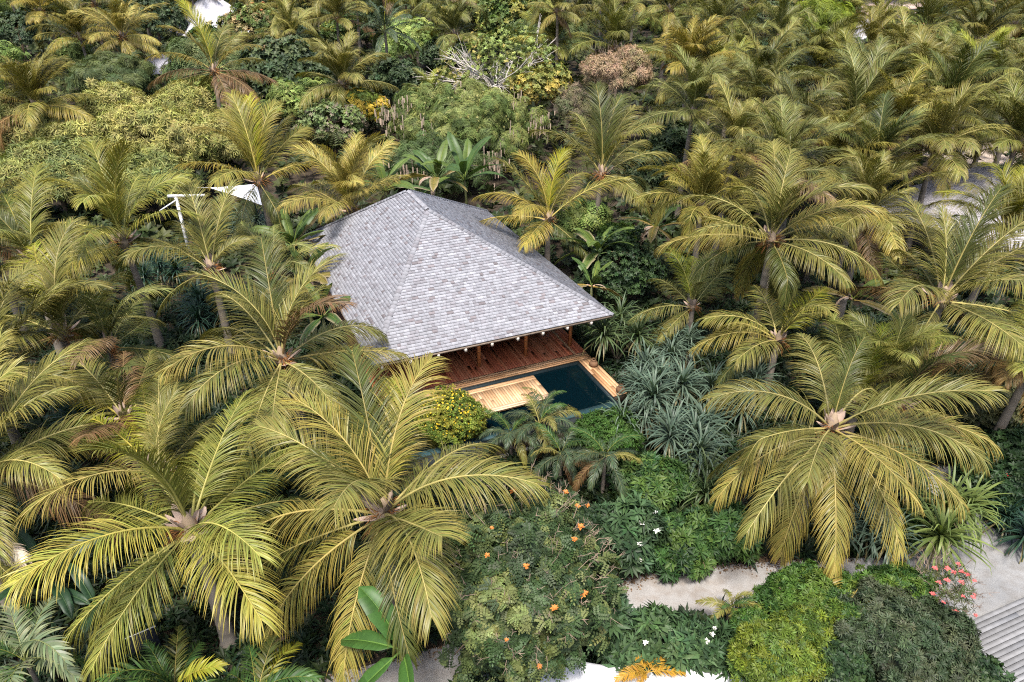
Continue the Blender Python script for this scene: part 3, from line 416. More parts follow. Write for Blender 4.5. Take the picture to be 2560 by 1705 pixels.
def _soil(nt, bs):
    n = noise(nt, 1.3, 8); n2 = noise(nt, 14, 6)
    c = ramp(nt, n.outputs['Fac'], [(.3, (.018, .014, .009)), (.55, (.05, .036, .022)), (.75, (.09, .068, .045))])
    c = mul(nt, c, ramp(nt, n2.outputs['Fac'], [(.3, (.5, .5, .5)), (.7, (1.4, 1.35, 1.25))]))
    nt.links.new(c, bs.inputs['Base Color']); bs.inputs['Roughness'].default_value = .95; bump(nt, bs, n2.outputs['Fac'], .8, .05)
M_soil = mat('soil', _soil)
def _gravel(a, b_, dirt):
    def b(nt, bs):
        n = noise(nt, .9, 6); n2 = noise(nt, 45, 3); n3 = noise(nt, 2.6, 7)
        c = ramp(nt, n.outputs['Fac'], [(.3, a), (.7, b_)])
        c = mul(nt, c, ramp(nt, n2.outputs['Fac'], [(.3, (.72, .72, .72)), (.65, (1.1, 1.1, 1.1))]))
        c = mul(nt, c, ramp(nt, n3.outputs['Fac'], [(.42, (1, 1, 1)), (.72, dirt)]))
        nt.links.new(c, bs.inputs['Base Color']); bs.inputs['Roughness'].default_value = .9; bump(nt, bs, n2.outputs['Fac'], .5, .01)
    return b
M_gravel = mat('pale_gravel', _gravel((.29, .275, .26), (.37, .355, .34), (.78, .71, .65)))
M_concrete = mat('pale_concrete', _gravel((.22, .222, .225), (.32, .315, .31), (.78, .74, .70)))
M_sand = mat('pink_sand', _gravel((.5, .4, .32), (.6, .5, .42), (.8, .7, .6)))
def _water(nt, bs):
    n = noise(nt, 3.0, 3); bs.inputs['Base Color'].default_value = (.001, .006, .009, 1)
    bs.inputs['Roughness'].default_value = .04; bs.inputs['IOR'].default_value = 1.33; bump(nt, bs, n.outputs['Fac'], .04, .02)
M_water = mat('pool_water', _water)

# ---------------------------------------------------------------- mesh helpers
def mesh(name, V, Q=None, T=None, col=None, m=None, smooth=False):
    V = np.asarray(V, np.float32).reshape(-1, 3); me = bpy.data.meshes.new(name)
    Q = np.zeros((0, 4), np.int32) if Q is None or len(Q) == 0 else np.asarray(Q, np.int32).reshape(-1, 4)
    T = np.zeros((0, 3), np.int32) if T is None or len(T) == 0 else np.asarray(T, np.int32).reshape(-1, 3)
    me.vertices.add(len(V)); me.vertices.foreach_set('co', V.ravel())
    nl = Q.size + T.size; me.loops.add(nl); me.loops.foreach_set('vertex_index', np.concatenate([Q.ravel(), T.ravel()]).astype(np.int32))
    st = np.concatenate([np.arange(len(Q)) * 4, Q.size + np.arange(len(T)) * 3]).astype(np.int32)
    me.polygons.add(len(Q) + len(T)); me.polygons.foreach_set('loop_start', st)
    if smooth: me.polygons.foreach_set('use_smooth', np.ones(len(st), bool))
    if col is not None:
        col = np.asarray(col, np.float32)
        if col.ndim == 1: col = np.tile(col, (len(V), 1))
        ca = me.color_attributes.new('Col', 'FLOAT_COLOR', 'POINT')
        ca.data.foreach_set('color', np.hstack([col, np.ones((len(V), 1), np.float32)]).ravel())
    me.update(calc_edges=True); me.validate()
    if m: me.materials.append(m)
    return me
def link(name, me, parent=None, loc=(0, 0, 0), rz=0, sc=1.0, color=None):
    o = bpy.data.objects.new(name, me); C.objects.link(o); o.location = loc; o.rotation_euler = (0, 0, rz); o.scale = (sc, sc, sc)
    o.color = (*(color or (1, 1, 1)), 1)
    if parent: o.parent = parent
    return o
def thing(name, label, cat, loc=(0, 0, 0), rz=0, group=None):
    o = bpy.data.objects.new(name, None); C.objects.link(o); o.location = loc; o.rotation_euler = (0, 0, rz)
    o['label'] = label; o['category'] = cat
    if group: o['group'] = group
    return o
def tag(o, label, cat, group=None):
    o['label'] = label; o['category'] = cat
    if group: o['group'] = group
    return o
def structure(name, me, loc=(0, 0, 0)):
    o = link(name, me, None, loc); o['kind'] = 'structure'; return o
class MB:
    def __init__(s): s.V = []; s.Q = []; s.T = []; s.C = []; s.n = 0
    def add(s, V, Q=None, T=None, col=(1, 1, 1)):
        V = np.asarray(V, float).reshape(-1, 3); col = np.asarray(col, float)
        if col.ndim == 1: col = np.tile(col, (len(V), 1))
        s.V.append(V); s.C.append(col)
        if Q is not None and len(Q): s.Q.append(np.asarray(Q, int).reshape(-1, 4) + s.n)
        if T is not None and len(T): s.T.append(np.asarray(T, int).reshape(-1, 3) + s.n)
        s.n += len(V)
    def box(s, x0, x1, y0, y1, z0, z1, col=(1, 1, 1)):
        V = [(x, y, z) for z in (z0, z1) for y in (y0, y1) for x in (x0, x1)]
        s.add(V, [(0, 2, 3, 1), (4, 5, 7, 6), (0, 1, 5, 4), (2, 6, 7, 3), (0, 4, 6, 2), (1, 3, 7, 5)], col=col)
    def beam(s, a, b, w, h, col=(1, 1, 1)):
        a = np.asarray(a, float); b = np.asarray(b, float); d = (b - a) / np.linalg.norm(b - a)
        up = np.array([0, 0, 1.]) if abs(d[2]) < .9 else np.array([0, 1., 0]); x = np.cross(d, up); x /= np.linalg.norm(x); y = np.cross(x, d)
        V = [p + x * i * w / 2 + y * j * h / 2 for p in (a, b) for i, j in ((-1, -1), (1, -1), (1, 1), (-1, 1))]
        s.add(V, [(3, 2, 1, 0), (4, 5, 6, 7), (0, 1, 5, 4), (1, 2, 6, 5), (2, 3, 7, 6), (3, 0, 4, 7)], col=col)
    def tube(s, P, rad, n=8, col=(1, 1, 1), cap=True):
        P = np.asarray(P, float); k = len(P); rad = np.broadcast_to(np.asarray(rad, float), (k,))
        t = np.gradient(P, axis=0); t /= np.linalg.norm(t, axis=1)[:, None] + 1e-9
        ref = np.array([0, 0, 1.]) if abs(t[0, 2]) < .8 else np.array([1., 0, 0])
        x = np.cross(t, ref); x /= np.linalg.norm(x, axis=1)[:, None] + 1e-9; y = np.cross(t, x)
        a = np.arange(n) / n * 2 * np.pi
        V = P[:, None] + rad[:, None, None] * (x[:, None] * np.cos(a)[None, :, None] + y[:, None] * np.sin(a)[None, :, None])
        V = V.reshape(-1, 3); i = np.arange(k - 1)[:, None] * n; j = np.arange(n)[None]; j2 = (j + 1) % n
        Q = np.stack([i + j, i + j2, i + n + j2, i + n + j], -1).reshape(-1, 4)
        col = np.asarray(col, float)
        if col.ndim == 2: col = np.repeat(col, n, 0)
        T = [(( k - 1) * n, (k - 1) * n + q, (k - 1) * n + q + 1) for q in range(1, n - 1)] if cap else None
        s.add(V, Q, T, col)
    def lathe(s, prof, n=16, col=(1, 1, 1), c=(0, 0, 0)):
        prof = np.asarray(prof, float); a = np.arange(n) / n * 2 * np.pi
        V = np.stack([prof[:, None, 0] * np.cos(a), prof[:, None, 0] * np.sin(a), np.repeat(prof[:, 1:2], n, 1)], -1).reshape(-1, 3) + np.asarray(c)
        k = len(prof); i = np.arange(k - 1)[:, None] * n; j = np.arange(n)[None]; j2 = (j + 1) % n
        s.add(V, np.stack([i + j, i + j2, i + n + j2, i + n + j], -1).reshape(-1, 4), col=col)
    def mesh(s, name, m, smooth=False):
        return mesh(name, np.vstack(s.V), np.vstack(s.Q) if s.Q else None, np.vstack(s.T) if s.T else None, np.vstack(s.C), m, smooth)
def zg(x, y): return .045 * np.clip(np.asarray(y, float) - 38, 0, 222)

# ---------------------------------------------------------------- palm fronds
HUE = dict(n=(.178, .172, .045), y=(.255, .222, .055), d=(.080, .094, .024), v=(.235, .240, .026), b=(.185, .115, .055), w=(.46, .40, .33),  # d: darkened green, painting in the backlit look of upright fronds
           g=(.050, .105, .028), r=(.055, .085, .045), bl=(.11, .155, .115), o=(.42, .24, .03), pa=(.15, .19, .105))
RACH = dict(n=(.42, .36, .13), y=(.46, .37, .12), d=(.30, .25, .08), v=(.40, .33, .06), b=(.30, .20, .09), w=(.5, .45, .38), g=(.22, .24, .05), r=(.16, .17, .07), bl=(.2, .24, .14), o=(.5, .3, .05), pa=(.25, .28, .1))
def rach_curve(az, el, dr, L, side, n=24, kink=None):
    s = np.linspace(0, 1, n + 1); e = el - dr * s ** 1.4
    if kink: e = np.maximum(e - kink[1] * np.clip((s - kink[0]) / .06, 0, 1), -1.45) 
    a = az + side * s ** 1.5
    t = np.stack([np.cos(e) * np.cos(a), np.cos(e) * np.sin(a), np.sin(e)], -1)
    P = np.vstack([[0, 0, 0], np.cumsum((t[:-1] + t[1:]) / 2 * (L / n), 0)])
    S = np.stack([np.sin(a), -np.cos(a), np.zeros_like(a)], -1); N = np.cross(S, t)
    return s, P, t, S, N
def frond(rg, az, el, dr, L, side, hue, n=128, lmax=1.14, wid=.026, grav=.34, vang=.4, s0=.17, twist=None, thin=0.03, tipcol=None, kink=None):
    s, P, t, S, N = rach_curve(az, el, dr, L, side, kink=kink)
    tw = rg.normal(0, .35) if twist is None else twist
    ca, sa = np.cos(tw * s)[:, None], np.sin(tw * s)[:, None]; S, N = S * ca + N * sa, N * ca - S * sa
    q = np.repeat(np.linspace(s0, .995, n), 2) + rg.normal(0, .002, 2 * n); sg = np.tile([1., -1.], n)
    keep = rg.random(2 * n) > thin
    if rg.random() < .5:                      # a torn gap in the blade
        g0 = rg.uniform(.3, .8); keep &= ~((np.abs(q - g0) < rg.uniform(.01, .03)) & (sg == rg.choice([1, -1])))
    q, sg = q[keep], sg[keep]; k = len(q)
    ip = lambda A: np.stack([np.interp(q, s, A[:, i]) for i in range(3)], -1)
    p, tt, ss, nn = ip(P), ip(t), ip(S), ip(N)
    qq = (q - s0) / (1 - s0)
    ln = lmax * (L / 4.3) * np.interp(qq, [0, .12, .4, .7, .9, 1], [.6, .9, 1, .9, .66, .42]) * rg.normal(1, .07, k)
    upr = np.clip((tt[:, 2] - .55) / .4, 0, 1); ang = np.radians(np.interp(qq, [0, .5, 1], [56, 46, 22]) * (1 - .38 * upr)) + rg.normal(0, .06, k)
    # leaflets stick together in sheaves of a few
    ph = np.sin(q * 90 + sg * 2 + rg.uniform(0, 6)) * .035; ang = ang + ph
    v = vang * np.interp(qq, [0, 1], [1, .4]) + rg.normal(0, .10, k) + .05 * np.sin(q * 55 + sg)
    d = np.cos(ang)[:, None] * tt + np.sin(ang)[:, None] * (sg[:, None] * ss * np.cos(v)[:, None] + nn * np.sin(v)[:, None])
    m = 4; gk = grav * rg.uniform(.7, 1.35, k)
    pts = [p]; dirs = [d]
    for j in range(m):
        f = gk * (.35 + .5 * j) * .55
        d = d - np.array([0, 0, 1.]) * f[:, None]; d /= np.linalg.norm(d, axis=1)[:, None]
        pts.append(pts[-1] + d * (ln / m)[:, None]); dirs.append(d)
    wv = tt - (tt * dirs[0]).sum(1)[:, None] * dirs[0]; wv /= np.linalg.norm(wv, axis=1)[:, None]
    tn = np.cross(dirs[0], wv); ra = rg.normal(.15, .35, k); wv = wv * np.cos(ra)[:, None] + tn * np.sin(ra)[:, None]
    W = wid * (L / 4.3) * np.array([.55, 1, .9, .6, .06]) / 2
    V = np.stack([np.stack([pts[j] - wv * W[j], pts[j] + wv * W[j]], 1) for j in range(m + 1)], 1)   # k,m+1,2,3
    base = (np.arange(k) * (m + 1) * 2)[:, None]; jj = np.arange(m)[None] * 2
    Q = np.stack([base + jj, base + jj + 1, base + jj + 3, base + jj + 2], -1).reshape(-1, 4)
    c0 = np.array(HUE[hue]); cl = c0 * rg.normal(1, .13, (k, 1)) * (1 + rg.normal(0, .06, (k, 3)))
    cl = cl * np.interp(qq, [0, .6, 1], [.92, 1, 1.12])[:, None]
    tip = np.array(tipcol if tipcol is not None else (c0 * np.array([1.5, 1.2, .95]) + np.array([.03, .012, 0])))
    tb = np.array([0, 0, .12, .4, .85])[None, :, None] * rg.uniform(.3, 1, (k, 1, 1))
    cc = cl[:, None] * (1 - tb) + tip * tb
    col = np.repeat(cc[:, :, None], 2, 2).reshape(-1, 3)
    mb = MB(); mb.add(V.reshape(-1, 3), Q, None, np.clip(col, .004, 1))
    rc = np.array(RACH[hue])
    mb.tube(P, np.interp(s, [0, .08, .3, 1], [.066, .045, .032, .010]) * (L / 4.3), 4, rc * rg.uniform(.85, 1.1), False)
    return mb
def frond_mesh(name='frond', m=None, **k): return frond(**k).mesh(name, m or M_palm)

LIB = {}
ELS = [86, 76, 64, 52, 40, 27, 14, 0, -14, -30]
def lib_frond(rg, el, hue):
    b = int(np.argmin([abs(e - el) for e in ELS])); v = rg.integers(0, 6); key = (b, v, hue)
    if key not in LIB:
        e = ELS[b]; r2 = np.random.default_rng(b * 31 + v * 7 + ord(hue[0]))
        old = (86 - e) / 116
        LIB[key] = frond_mesh('frond', rg=r2, az=0, el=R(e), dr=R(r2.uniform(26, 50) + 22 * (e > 20) * r2.random() + 8 * old), L=4.3, side=r2.normal(0, .22), hue=hue,
                              grav=.22 + .5 * old + r2.uniform(0, .2), vang=.55 - .5 * old, kink=(r2.uniform(.45, .75), r2.uniform(.6, 1.3)) if v == 5 else None, thin=.16 if v == 4 else .03)
    return LIB[key]
def heart_mesh(rg):
    mb = MB()
    for i in range(13):
        a = i * 2.4; el = rg.uniform(.15, 1.2); l = rg.uniform(.35, .75); w = rg.uniform(.07, .13)
        d = np.array([np.cos(a) * np.cos(el), np.sin(a) * np.cos(el), np.sin(el)]); sv = np.array([-np.sin(a), np.cos(a), 0]); nv = np.cross(d, sv)
        p0 = d * .06 - np.array([0, 0, .12]); V = []
        for f, wf in ((0, 1.3), (.4, 1), (.8, .7), (1, .15)):
            c = p0 + d * l * f + nv * .07 * f * f; V += [c - sv * w * wf, c - nv * .03, c + sv * w * wf]
        Q = [(3 * j + q, 3 * j + q + 1, 3 * j + q + 4, 3 * j + q + 3) for j in range(3) for q in (0, 1)]
        mb.add(V, Q, None, np.array((.52, .39, .32)) * rg.uniform(.6, 1.2))
    mb.lathe([(.0, -.3), (.17, -.26), (.2, -.05), (.13, .2), (.04, .42), (0, .45)], 9, np.array((.36, .27, .19)))
    return mb.mesh('leaf_base', M_wood)
def stalk_mesh(rg):
    mb = MB()
    for b in range(3):
        a0 = rg.uniform(0, 6.28); 
        for i in range(26):
            a = a0 + rg.normal(0, .5); el = rg.uniform(-.6, .9); l = rg.uniform(.25, .6)
            d = np.array([np.cos(a) * np.cos(el), np.sin(a) * np.cos(el), np.sin(el)])
            P = [d * .12, d * (.12 + l * .5), d * (.12 + l) - np.array([0, 0, l * .35])]
            mb.tube(P, [.014, .011, .005], 3, np.array((.34, .15, .055)) * rg.uniform(.6, 1.3), False)
    return mb.mesh('flower_stalk', M_wood)
rg0 = np.random.default_rng(77)
HEARTS = [heart_mesh(rg0) for _ in range(4)]; STALKS = [stalk_mesh(rg0) for _ in range(4)]
def nut_mesh():
    mb = MB(); th = np.linspace(0, np.pi, 9); mb.lathe(np.stack([.115 * np.sin(th), -.15 * np.cos(th)], -1), 12, (.32, .24, .12)); return mb.mesh('coconut', M_wood, True)
NUT = nut_mesh()
def trunk_mesh(rg, top, r0=.19, r1=.11):
    top = np.asarray(top, float); k = max(8, int(np.linalg.norm(top) / .14)); f = np.linspace(0, 1, k)
    P = np.stack([top[0] * f ** 1.7, top[1] * f ** 1.7, top[2] * f], -1)
    rad = np.interp(f, [0, .06, .2, 1], [r0 * 1.5, r0 * 1.1, r0, r1]) * (1 + .05 * (np.arange(k) % 2))
    c = np.array((.24, .205, .175)) * rg.uniform(.7, 1.1, (k, 1)); mb = MB(); mb.tube(P, rad, 9, c); return mb.mesh('trunk', M_wood)
def palm_root(rg, Cn, z0, label, group, lean=.5, name='coconut_palm', cat='palm'):
    a = rg.uniform(0, 6.28); l = rg.uniform(.15, 1) * lean * min(1, (Cn[2] - z0) / 5)
    root = thing(name, label, cat, (Cn[0] + l * math.cos(a), Cn[1] + l * math.sin(a), z0), 0, group)
    top = np.array(Cn) - np.array(root.location)
    return root, top
def crown_parts(rg, root, top, sc=1.0, nuts=0):
    link('leaf_base', HEARTS[rg.integers(4)], root, top + np.array([0, 0, .1]), rg.uniform(0, 6.28), sc * 1.1)
    link('flower_stalk', STALKS[rg.integers(4)], root, top, rg.uniform(0, 6.28), sc)
    for i in range(nuts):
        a = rg.uniform(0, 6.28); link('coconut', NUT, root, top + np.array([.28 * math.cos(a), .28 * math.sin(a), -.12 + .05 * i]), a)

TINTS = [(1, 1, 1), (1.1, 1.06, .9), (.86, .97, 1.1), (.78, .86, .8), (1.06, 1.14, .9), (1, 1, 1.05)]
# hero palms whose every frond follows the photograph
for i, p in enumerate(HERO):
    rg = np.random.default_rng(1000 + i)
    root, top = palm_root(rg, p['C'], p['zg'], p['label'], 'coconut palms of the grove')
    link('trunk', trunk_mesh(rg, top), root)
    azs = []; tint = TINTS[rg.integers(len(TINTS))]
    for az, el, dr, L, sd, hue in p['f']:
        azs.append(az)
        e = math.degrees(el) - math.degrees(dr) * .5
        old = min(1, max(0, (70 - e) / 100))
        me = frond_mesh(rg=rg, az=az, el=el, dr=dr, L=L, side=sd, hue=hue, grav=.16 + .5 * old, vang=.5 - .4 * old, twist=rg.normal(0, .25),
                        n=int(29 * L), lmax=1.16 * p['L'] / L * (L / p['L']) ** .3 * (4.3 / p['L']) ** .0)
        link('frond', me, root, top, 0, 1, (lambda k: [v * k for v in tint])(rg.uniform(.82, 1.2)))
    small = p['L'] < 3.5
    for k in range(1 if small or 'front' in p['n'] else 2):       # the lower, mostly hidden skirt
        el = rg.uniform(-25, 20); link('frond', lib_frond(rg, el, rg.choice(['n', 'n', 'd', 'd'])), root, top, rg.uniform(0, 6.28), p['L'] / 4.3 * .8)
    for k in range(1):                       # young fronds at the heart
        link('frond', lib_frond(rg, rg.uniform(66, 86), rg.choice(['n', 'd'])), root, top, rg.uniform(0, 6.28), p['L'] / 4.3 * rg.uniform(.5, .75))
    crown_parts(rg, root, top, p['L'] / 4.3, 1 if p['n'] == 'front_left' else 0)

# the rest of the grove: shared frond meshes, each palm with its own arrangement
for i, (x, y, z, z0, L, up, label, hue, n, group) in enumerate(GEN):
    rg = np.random.default_rng(3000 + i)
    royal = 'royal' in label and 'dark royal palm' == label[:15]
    root, top = palm_root(rg, (x, y, z), z0, label, group)
    link('trunk', trunk_mesh(rg, top), root)
    a = rg.uniform(0, 6.28); tint = rg.uniform(.85, 1.2); t3 = TINTS[rg.integers(len(TINTS))]; tc = [tint * v for v in t3]
    n = int(n * 1.3)
    for k in range(n):
        f = (k + .5) / n; a += 2.39996 + rg.normal(0, .34)
        el = 86 - (86 + 28 * (1.1 - up)) * f ** (1.0 + .9 * up) + rg.normal(0, 9)
        h = 'n'
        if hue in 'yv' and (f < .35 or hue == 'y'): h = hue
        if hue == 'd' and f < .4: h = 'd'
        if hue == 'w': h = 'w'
        if f > .85: h = rg.choice(['n', 'y', 'y', 'b']) if hue != 'b' else 'b'
        elif hue == 'b' and f > .45: h = 'b'
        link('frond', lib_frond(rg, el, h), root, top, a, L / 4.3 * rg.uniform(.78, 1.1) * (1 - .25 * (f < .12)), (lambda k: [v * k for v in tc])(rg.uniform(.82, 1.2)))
    crown_parts(rg, root, top, L / 4.3)

# dark royal palm
rg = np.random.default_rng(88)
for C0, z0, L in [(ROYAL, ROYAL[3], 3.6)]:
    root, top = palm_root(rg, C0[:3], z0, 'dark blue green royal palm at the top, with a lime spear leaf', 'palm', .1, 'royal_palm')
    root['group'] = 'coconut palms of the grove'; del root['group']; root['category'] = 'palm'
    link('trunk', trunk_mesh(rg, top), root)
    for k in range(17):
        el = 80 - 100 * k / 17; a = k * 2.4
        link('frond', frond_mesh(rg=rg, az=a, el=R(el), dr=R(60), L=L, side=rg.normal(0, .15), hue='r', n=80, lmax=.75, wid=.05, grav=.7, vang=.5), root, top)
    link('spear_leaf', frond_mesh(name='spear_leaf', rg=rg, az=.3, el=R(86), dr=.1, L=2.6, side=0, hue='v', n=50, lmax=.4, wid=.09, grav=.05), root, top)

# ---------------------------------------------------------------- leaf templates and crowns
def leafq(l, w, z=0.0, ang=0.0, tilt=0.0, off=0.0, bend=.12):
    # one folded leaf of two quads, pointing along +x then turned by ang about z
    V = np.array([(off, 0, 0), (off + l * .5, -w / 2, bend * w), (off + l * .55, 0, -.04 * l), (off + l * .5, w / 2, bend * w), (off + l, 0, -.14 * l)])
    ct, s_ = np.cos(tilt), np.sin(tilt); V = np.stack([V[:, 0] * ct - V[:, 2] * s_, V[:, 1], V[:, 0] * s_ + V[:, 2] * ct], -1)
    ca, sa = np.cos(ang), np.sin(ang)
    V = np.stack([V[:, 0] * ca - V[:, 1] * sa, V[:, 0] * sa + V[:, 1] * ca, V[:, 2] + z], -1)
    return V, [(0, 1, 2, 2), (0, 2, 3, 3), (1, 4, 2, 2), (2, 4, 3, 3)]
def template(kind, rg):
    V = []; T = []; n = 0
    def put(v, tr):
        nonlocal n
        V.append(v); T.extend([(a + n, b + n, c + n) for a, b, c, _ in tr]); n += len(v)
    if kind == 'simple':
        for k in range(6): put(*leafq(1, .5, 0, k * 1.05 + rg.uniform(0, .5), rg.uniform(.1, .8)))
    elif kind == 'pinnate':
        for b in range(2):
            a = rg.uniform(0, 6.28)
            for k in range(5):
                for sg in (-1, 1):
                    v, tr = leafq(.32, .22, 0, sg * 1.1, .1); v = v + np.array([.15 + .18 * k, 0, .25 - .03 * k * k])
                    ca, sa = np.cos(a), np.sin(a); v = np.stack([v[:, 0] * ca - v[:, 1] * sa, v[:, 0] * sa + v[:, 1] * ca, v[:, 2]], -1); put(v, tr)
            v, tr = leafq(.34, .19); v = v + np.array([1.02, 0, -.45]); v = np.stack([v[:, 0] * np.cos(a) - v[:, 1] * np.sin(a), v[:, 0] * np.sin(a) + v[:, 1] * np.cos(a), v[:, 2]], -1); put(v, tr)
    elif kind == 'rosette':
        for k in range(11): put(*leafq(1, .27, 0, k * 2.4, rg.uniform(-.1, .75), .06, .1))
    elif kind == 'feather':
        for b in range(2):
            a = rg.uniform(0, 6.28)
            for k in range(7):
                for sg in (-1, 1):
                    v, tr = leafq(.42, .09, 0, sg * 1.15, 0); v = v + np.array([.1 + .15 * k, 0, .1 - .015 * k * k])
                    v = np.stack([v[:, 0] * np.cos(a) - v[:, 1] * np.sin(a), v[:, 0] * np.sin(a) + v[:, 1] * np.cos(a), v[:, 2]], -1); put(v, tr)
    elif kind == 'narrow':
        for k in range(8): put(*leafq(1, .15, 0, k * .8 + rg.uniform(0, .7), rg.uniform(-.7, .5)))
    elif kind == 'fine':
        for k in range(12): put(*leafq(.7, .2, rg.uniform(0, .5), rg.uniform(0, 6.28), rg.uniform(.1, 1.1)))
    return np.vstack(V), np.array(T)
TPL = {k: [template(k, np.random.default_rng(i * 9 + len(k))) for i in range(3)] for k in ('simple', 'pinnate', 'rosette', 'feather', 'narrow', 'fine')}
def scatter(mb, kind, P, N, size, col, rg):
    n = len(P); N = N / (np.linalg.norm(N, axis=1)[:, None] + 1e-9); which = rg.integers(0, 3, n)
    ref = rg.normal(size=(n, 3)); X = np.cross(N, ref); X /= np.linalg.norm(X, axis=1)[:, None] + 1e-9; Y = np.cross(N, X)
    sz = size * rg.uniform(.7, 1.25, n)
    for w in range(3):
        ii = np.where(which == w)[0]
        if len(ii) == 0: continue
        v, t = TPL[kind][w]
        W = P[ii, None] + sz[ii, None, None] * (v[None, :, 0:1] * X[ii, None] + v[None, :, 1:2] * Y[ii, None] + v[None, :, 2:3] * N[ii, None])
        lt = len(v); lc = np.repeat(col[ii, None], lt, 1); g = np.repeat(rg.normal(1, .14, (len(ii), lt // 5)), 5, 1)
        T = (t[None] + (np.arange(len(ii)) * lt)[:, None, None]).reshape(-1, 3)
        mb.add(W.reshape(-1, 3), None, T, np.clip(lc * g[..., None], .004, 1).reshape(-1, 3))
def crown(rg, Rv, kind, size, n, cols, nsub=26, sub=.34, up=.5, lo=-.35, flat=1.0):
    Rv = np.array(Rv, float); mb = MB(); cols = np.array(cols, float)
    d = rg.normal(size=(nsub * 6, 3)); d /= np.linalg.norm(d, axis=1)[:, None]; d = d[d[:, 2] > lo]
    # spread the clumps over the surface
    pick = [d[0]]
    for _ in range(nsub - 1):
        dist = np.min([np.linalg.norm(d - p, axis=1) for p in pick], 0) * rg.uniform(.6, 1, len(d)); pick.append(d[dist.argmax()])
    pick = np.array(pick); rr = rg.uniform(.58, .88, len(pick))[:, None]; ctr = pick * rr * Rv
    sr = sub * Rv.min() ** .5 * Rv.max() ** .5 * rg.uniform(.6, 1.45, len(pick))
    ns = max(6, nsub // 3); sel = rg.integers(len(pick), size=ns); pick = np.vstack([pick, pick[sel]]); ctr = np.vstack([ctr, pick[-ns:] * rg.uniform(.9, 1.1, (ns, 1)) * Rv]); sr = np.concatenate([sr, sr[sel] * rg.uniform(.3, .5, ns)])
    wts = sr ** 2; cnt = (n * wts / wts.sum()).astype(int)
    for c0, r, k, dd in zip(ctr, sr, cnt, pick):
        q = rg.normal(size=(k * 2, 3)); q /= np.linalg.norm(q, axis=1)[:, None]; q = q[(q @ dd > -.35) & (q[:, 2] > -.75)][:k]
        rad = r * rg.uniform(.72, 1.06, (len(q), 1)); P = c0 + q * rad * np.array([1, 1, .8 * flat])
        N = q + .35 * dd + np.array([0, 0, up]) + rg.normal(0, .3, q.shape)
        base = cols[rg.integers(len(cols))] * rg.normal(1, .12)
        cc = base * rg.normal(1, .15, (len(q), 1)) * (1 + rg.normal(0, .05, q.shape))
        other = rg.random(len(q)) < .25; cc[other] = cols[rg.integers(len(cols), size=other.sum())]
        scatter(mb, kind, P, N, size, cc, rg)
    return mb, ctr
def limbs(rg, base, ctr, k, r0, col):
    mb = MB(); top = ctr.mean(0) * .4; mid = base * .5 + top * .5 + rg.normal(0, .1, 3)
    mb.tube([base, mid, top], [r0 * 1.3, r0, r0 * .8], 7, col)
    for i in rg.choice(len(ctr), min(k, len(ctr)), False):
        e = ctr[i] * .95; m = top * .5 + e * .5 + rg.normal(0, .12, 3) * np.linalg.norm(e - top)
        mb.tube([top, m, e], [r0 * .6, r0 * .4, r0 * .15], 5, col)
    return mb.mesh('trunk', M_wood)
def flower_mesh(name, rg, r, col, petals=6):
    mb = MB()
    for k in range(petals):
        v, t = leafq(r, r * .62, 0, k * 6.28 / petals + rg.uniform(-.2, .2), rg.uniform(.1, .8)); mb.add(v, None, [x[:3] for x in t], np.array(col) * rg.uniform(.8, 1.15))
    return mb.mesh(name, M_leaf)
G_DARK = [(.028, .05, .022), (.04, .062, .025)]; G_MID = [(.05, .085, .028), (.07, .10, .03), (.04, .07, .025)]
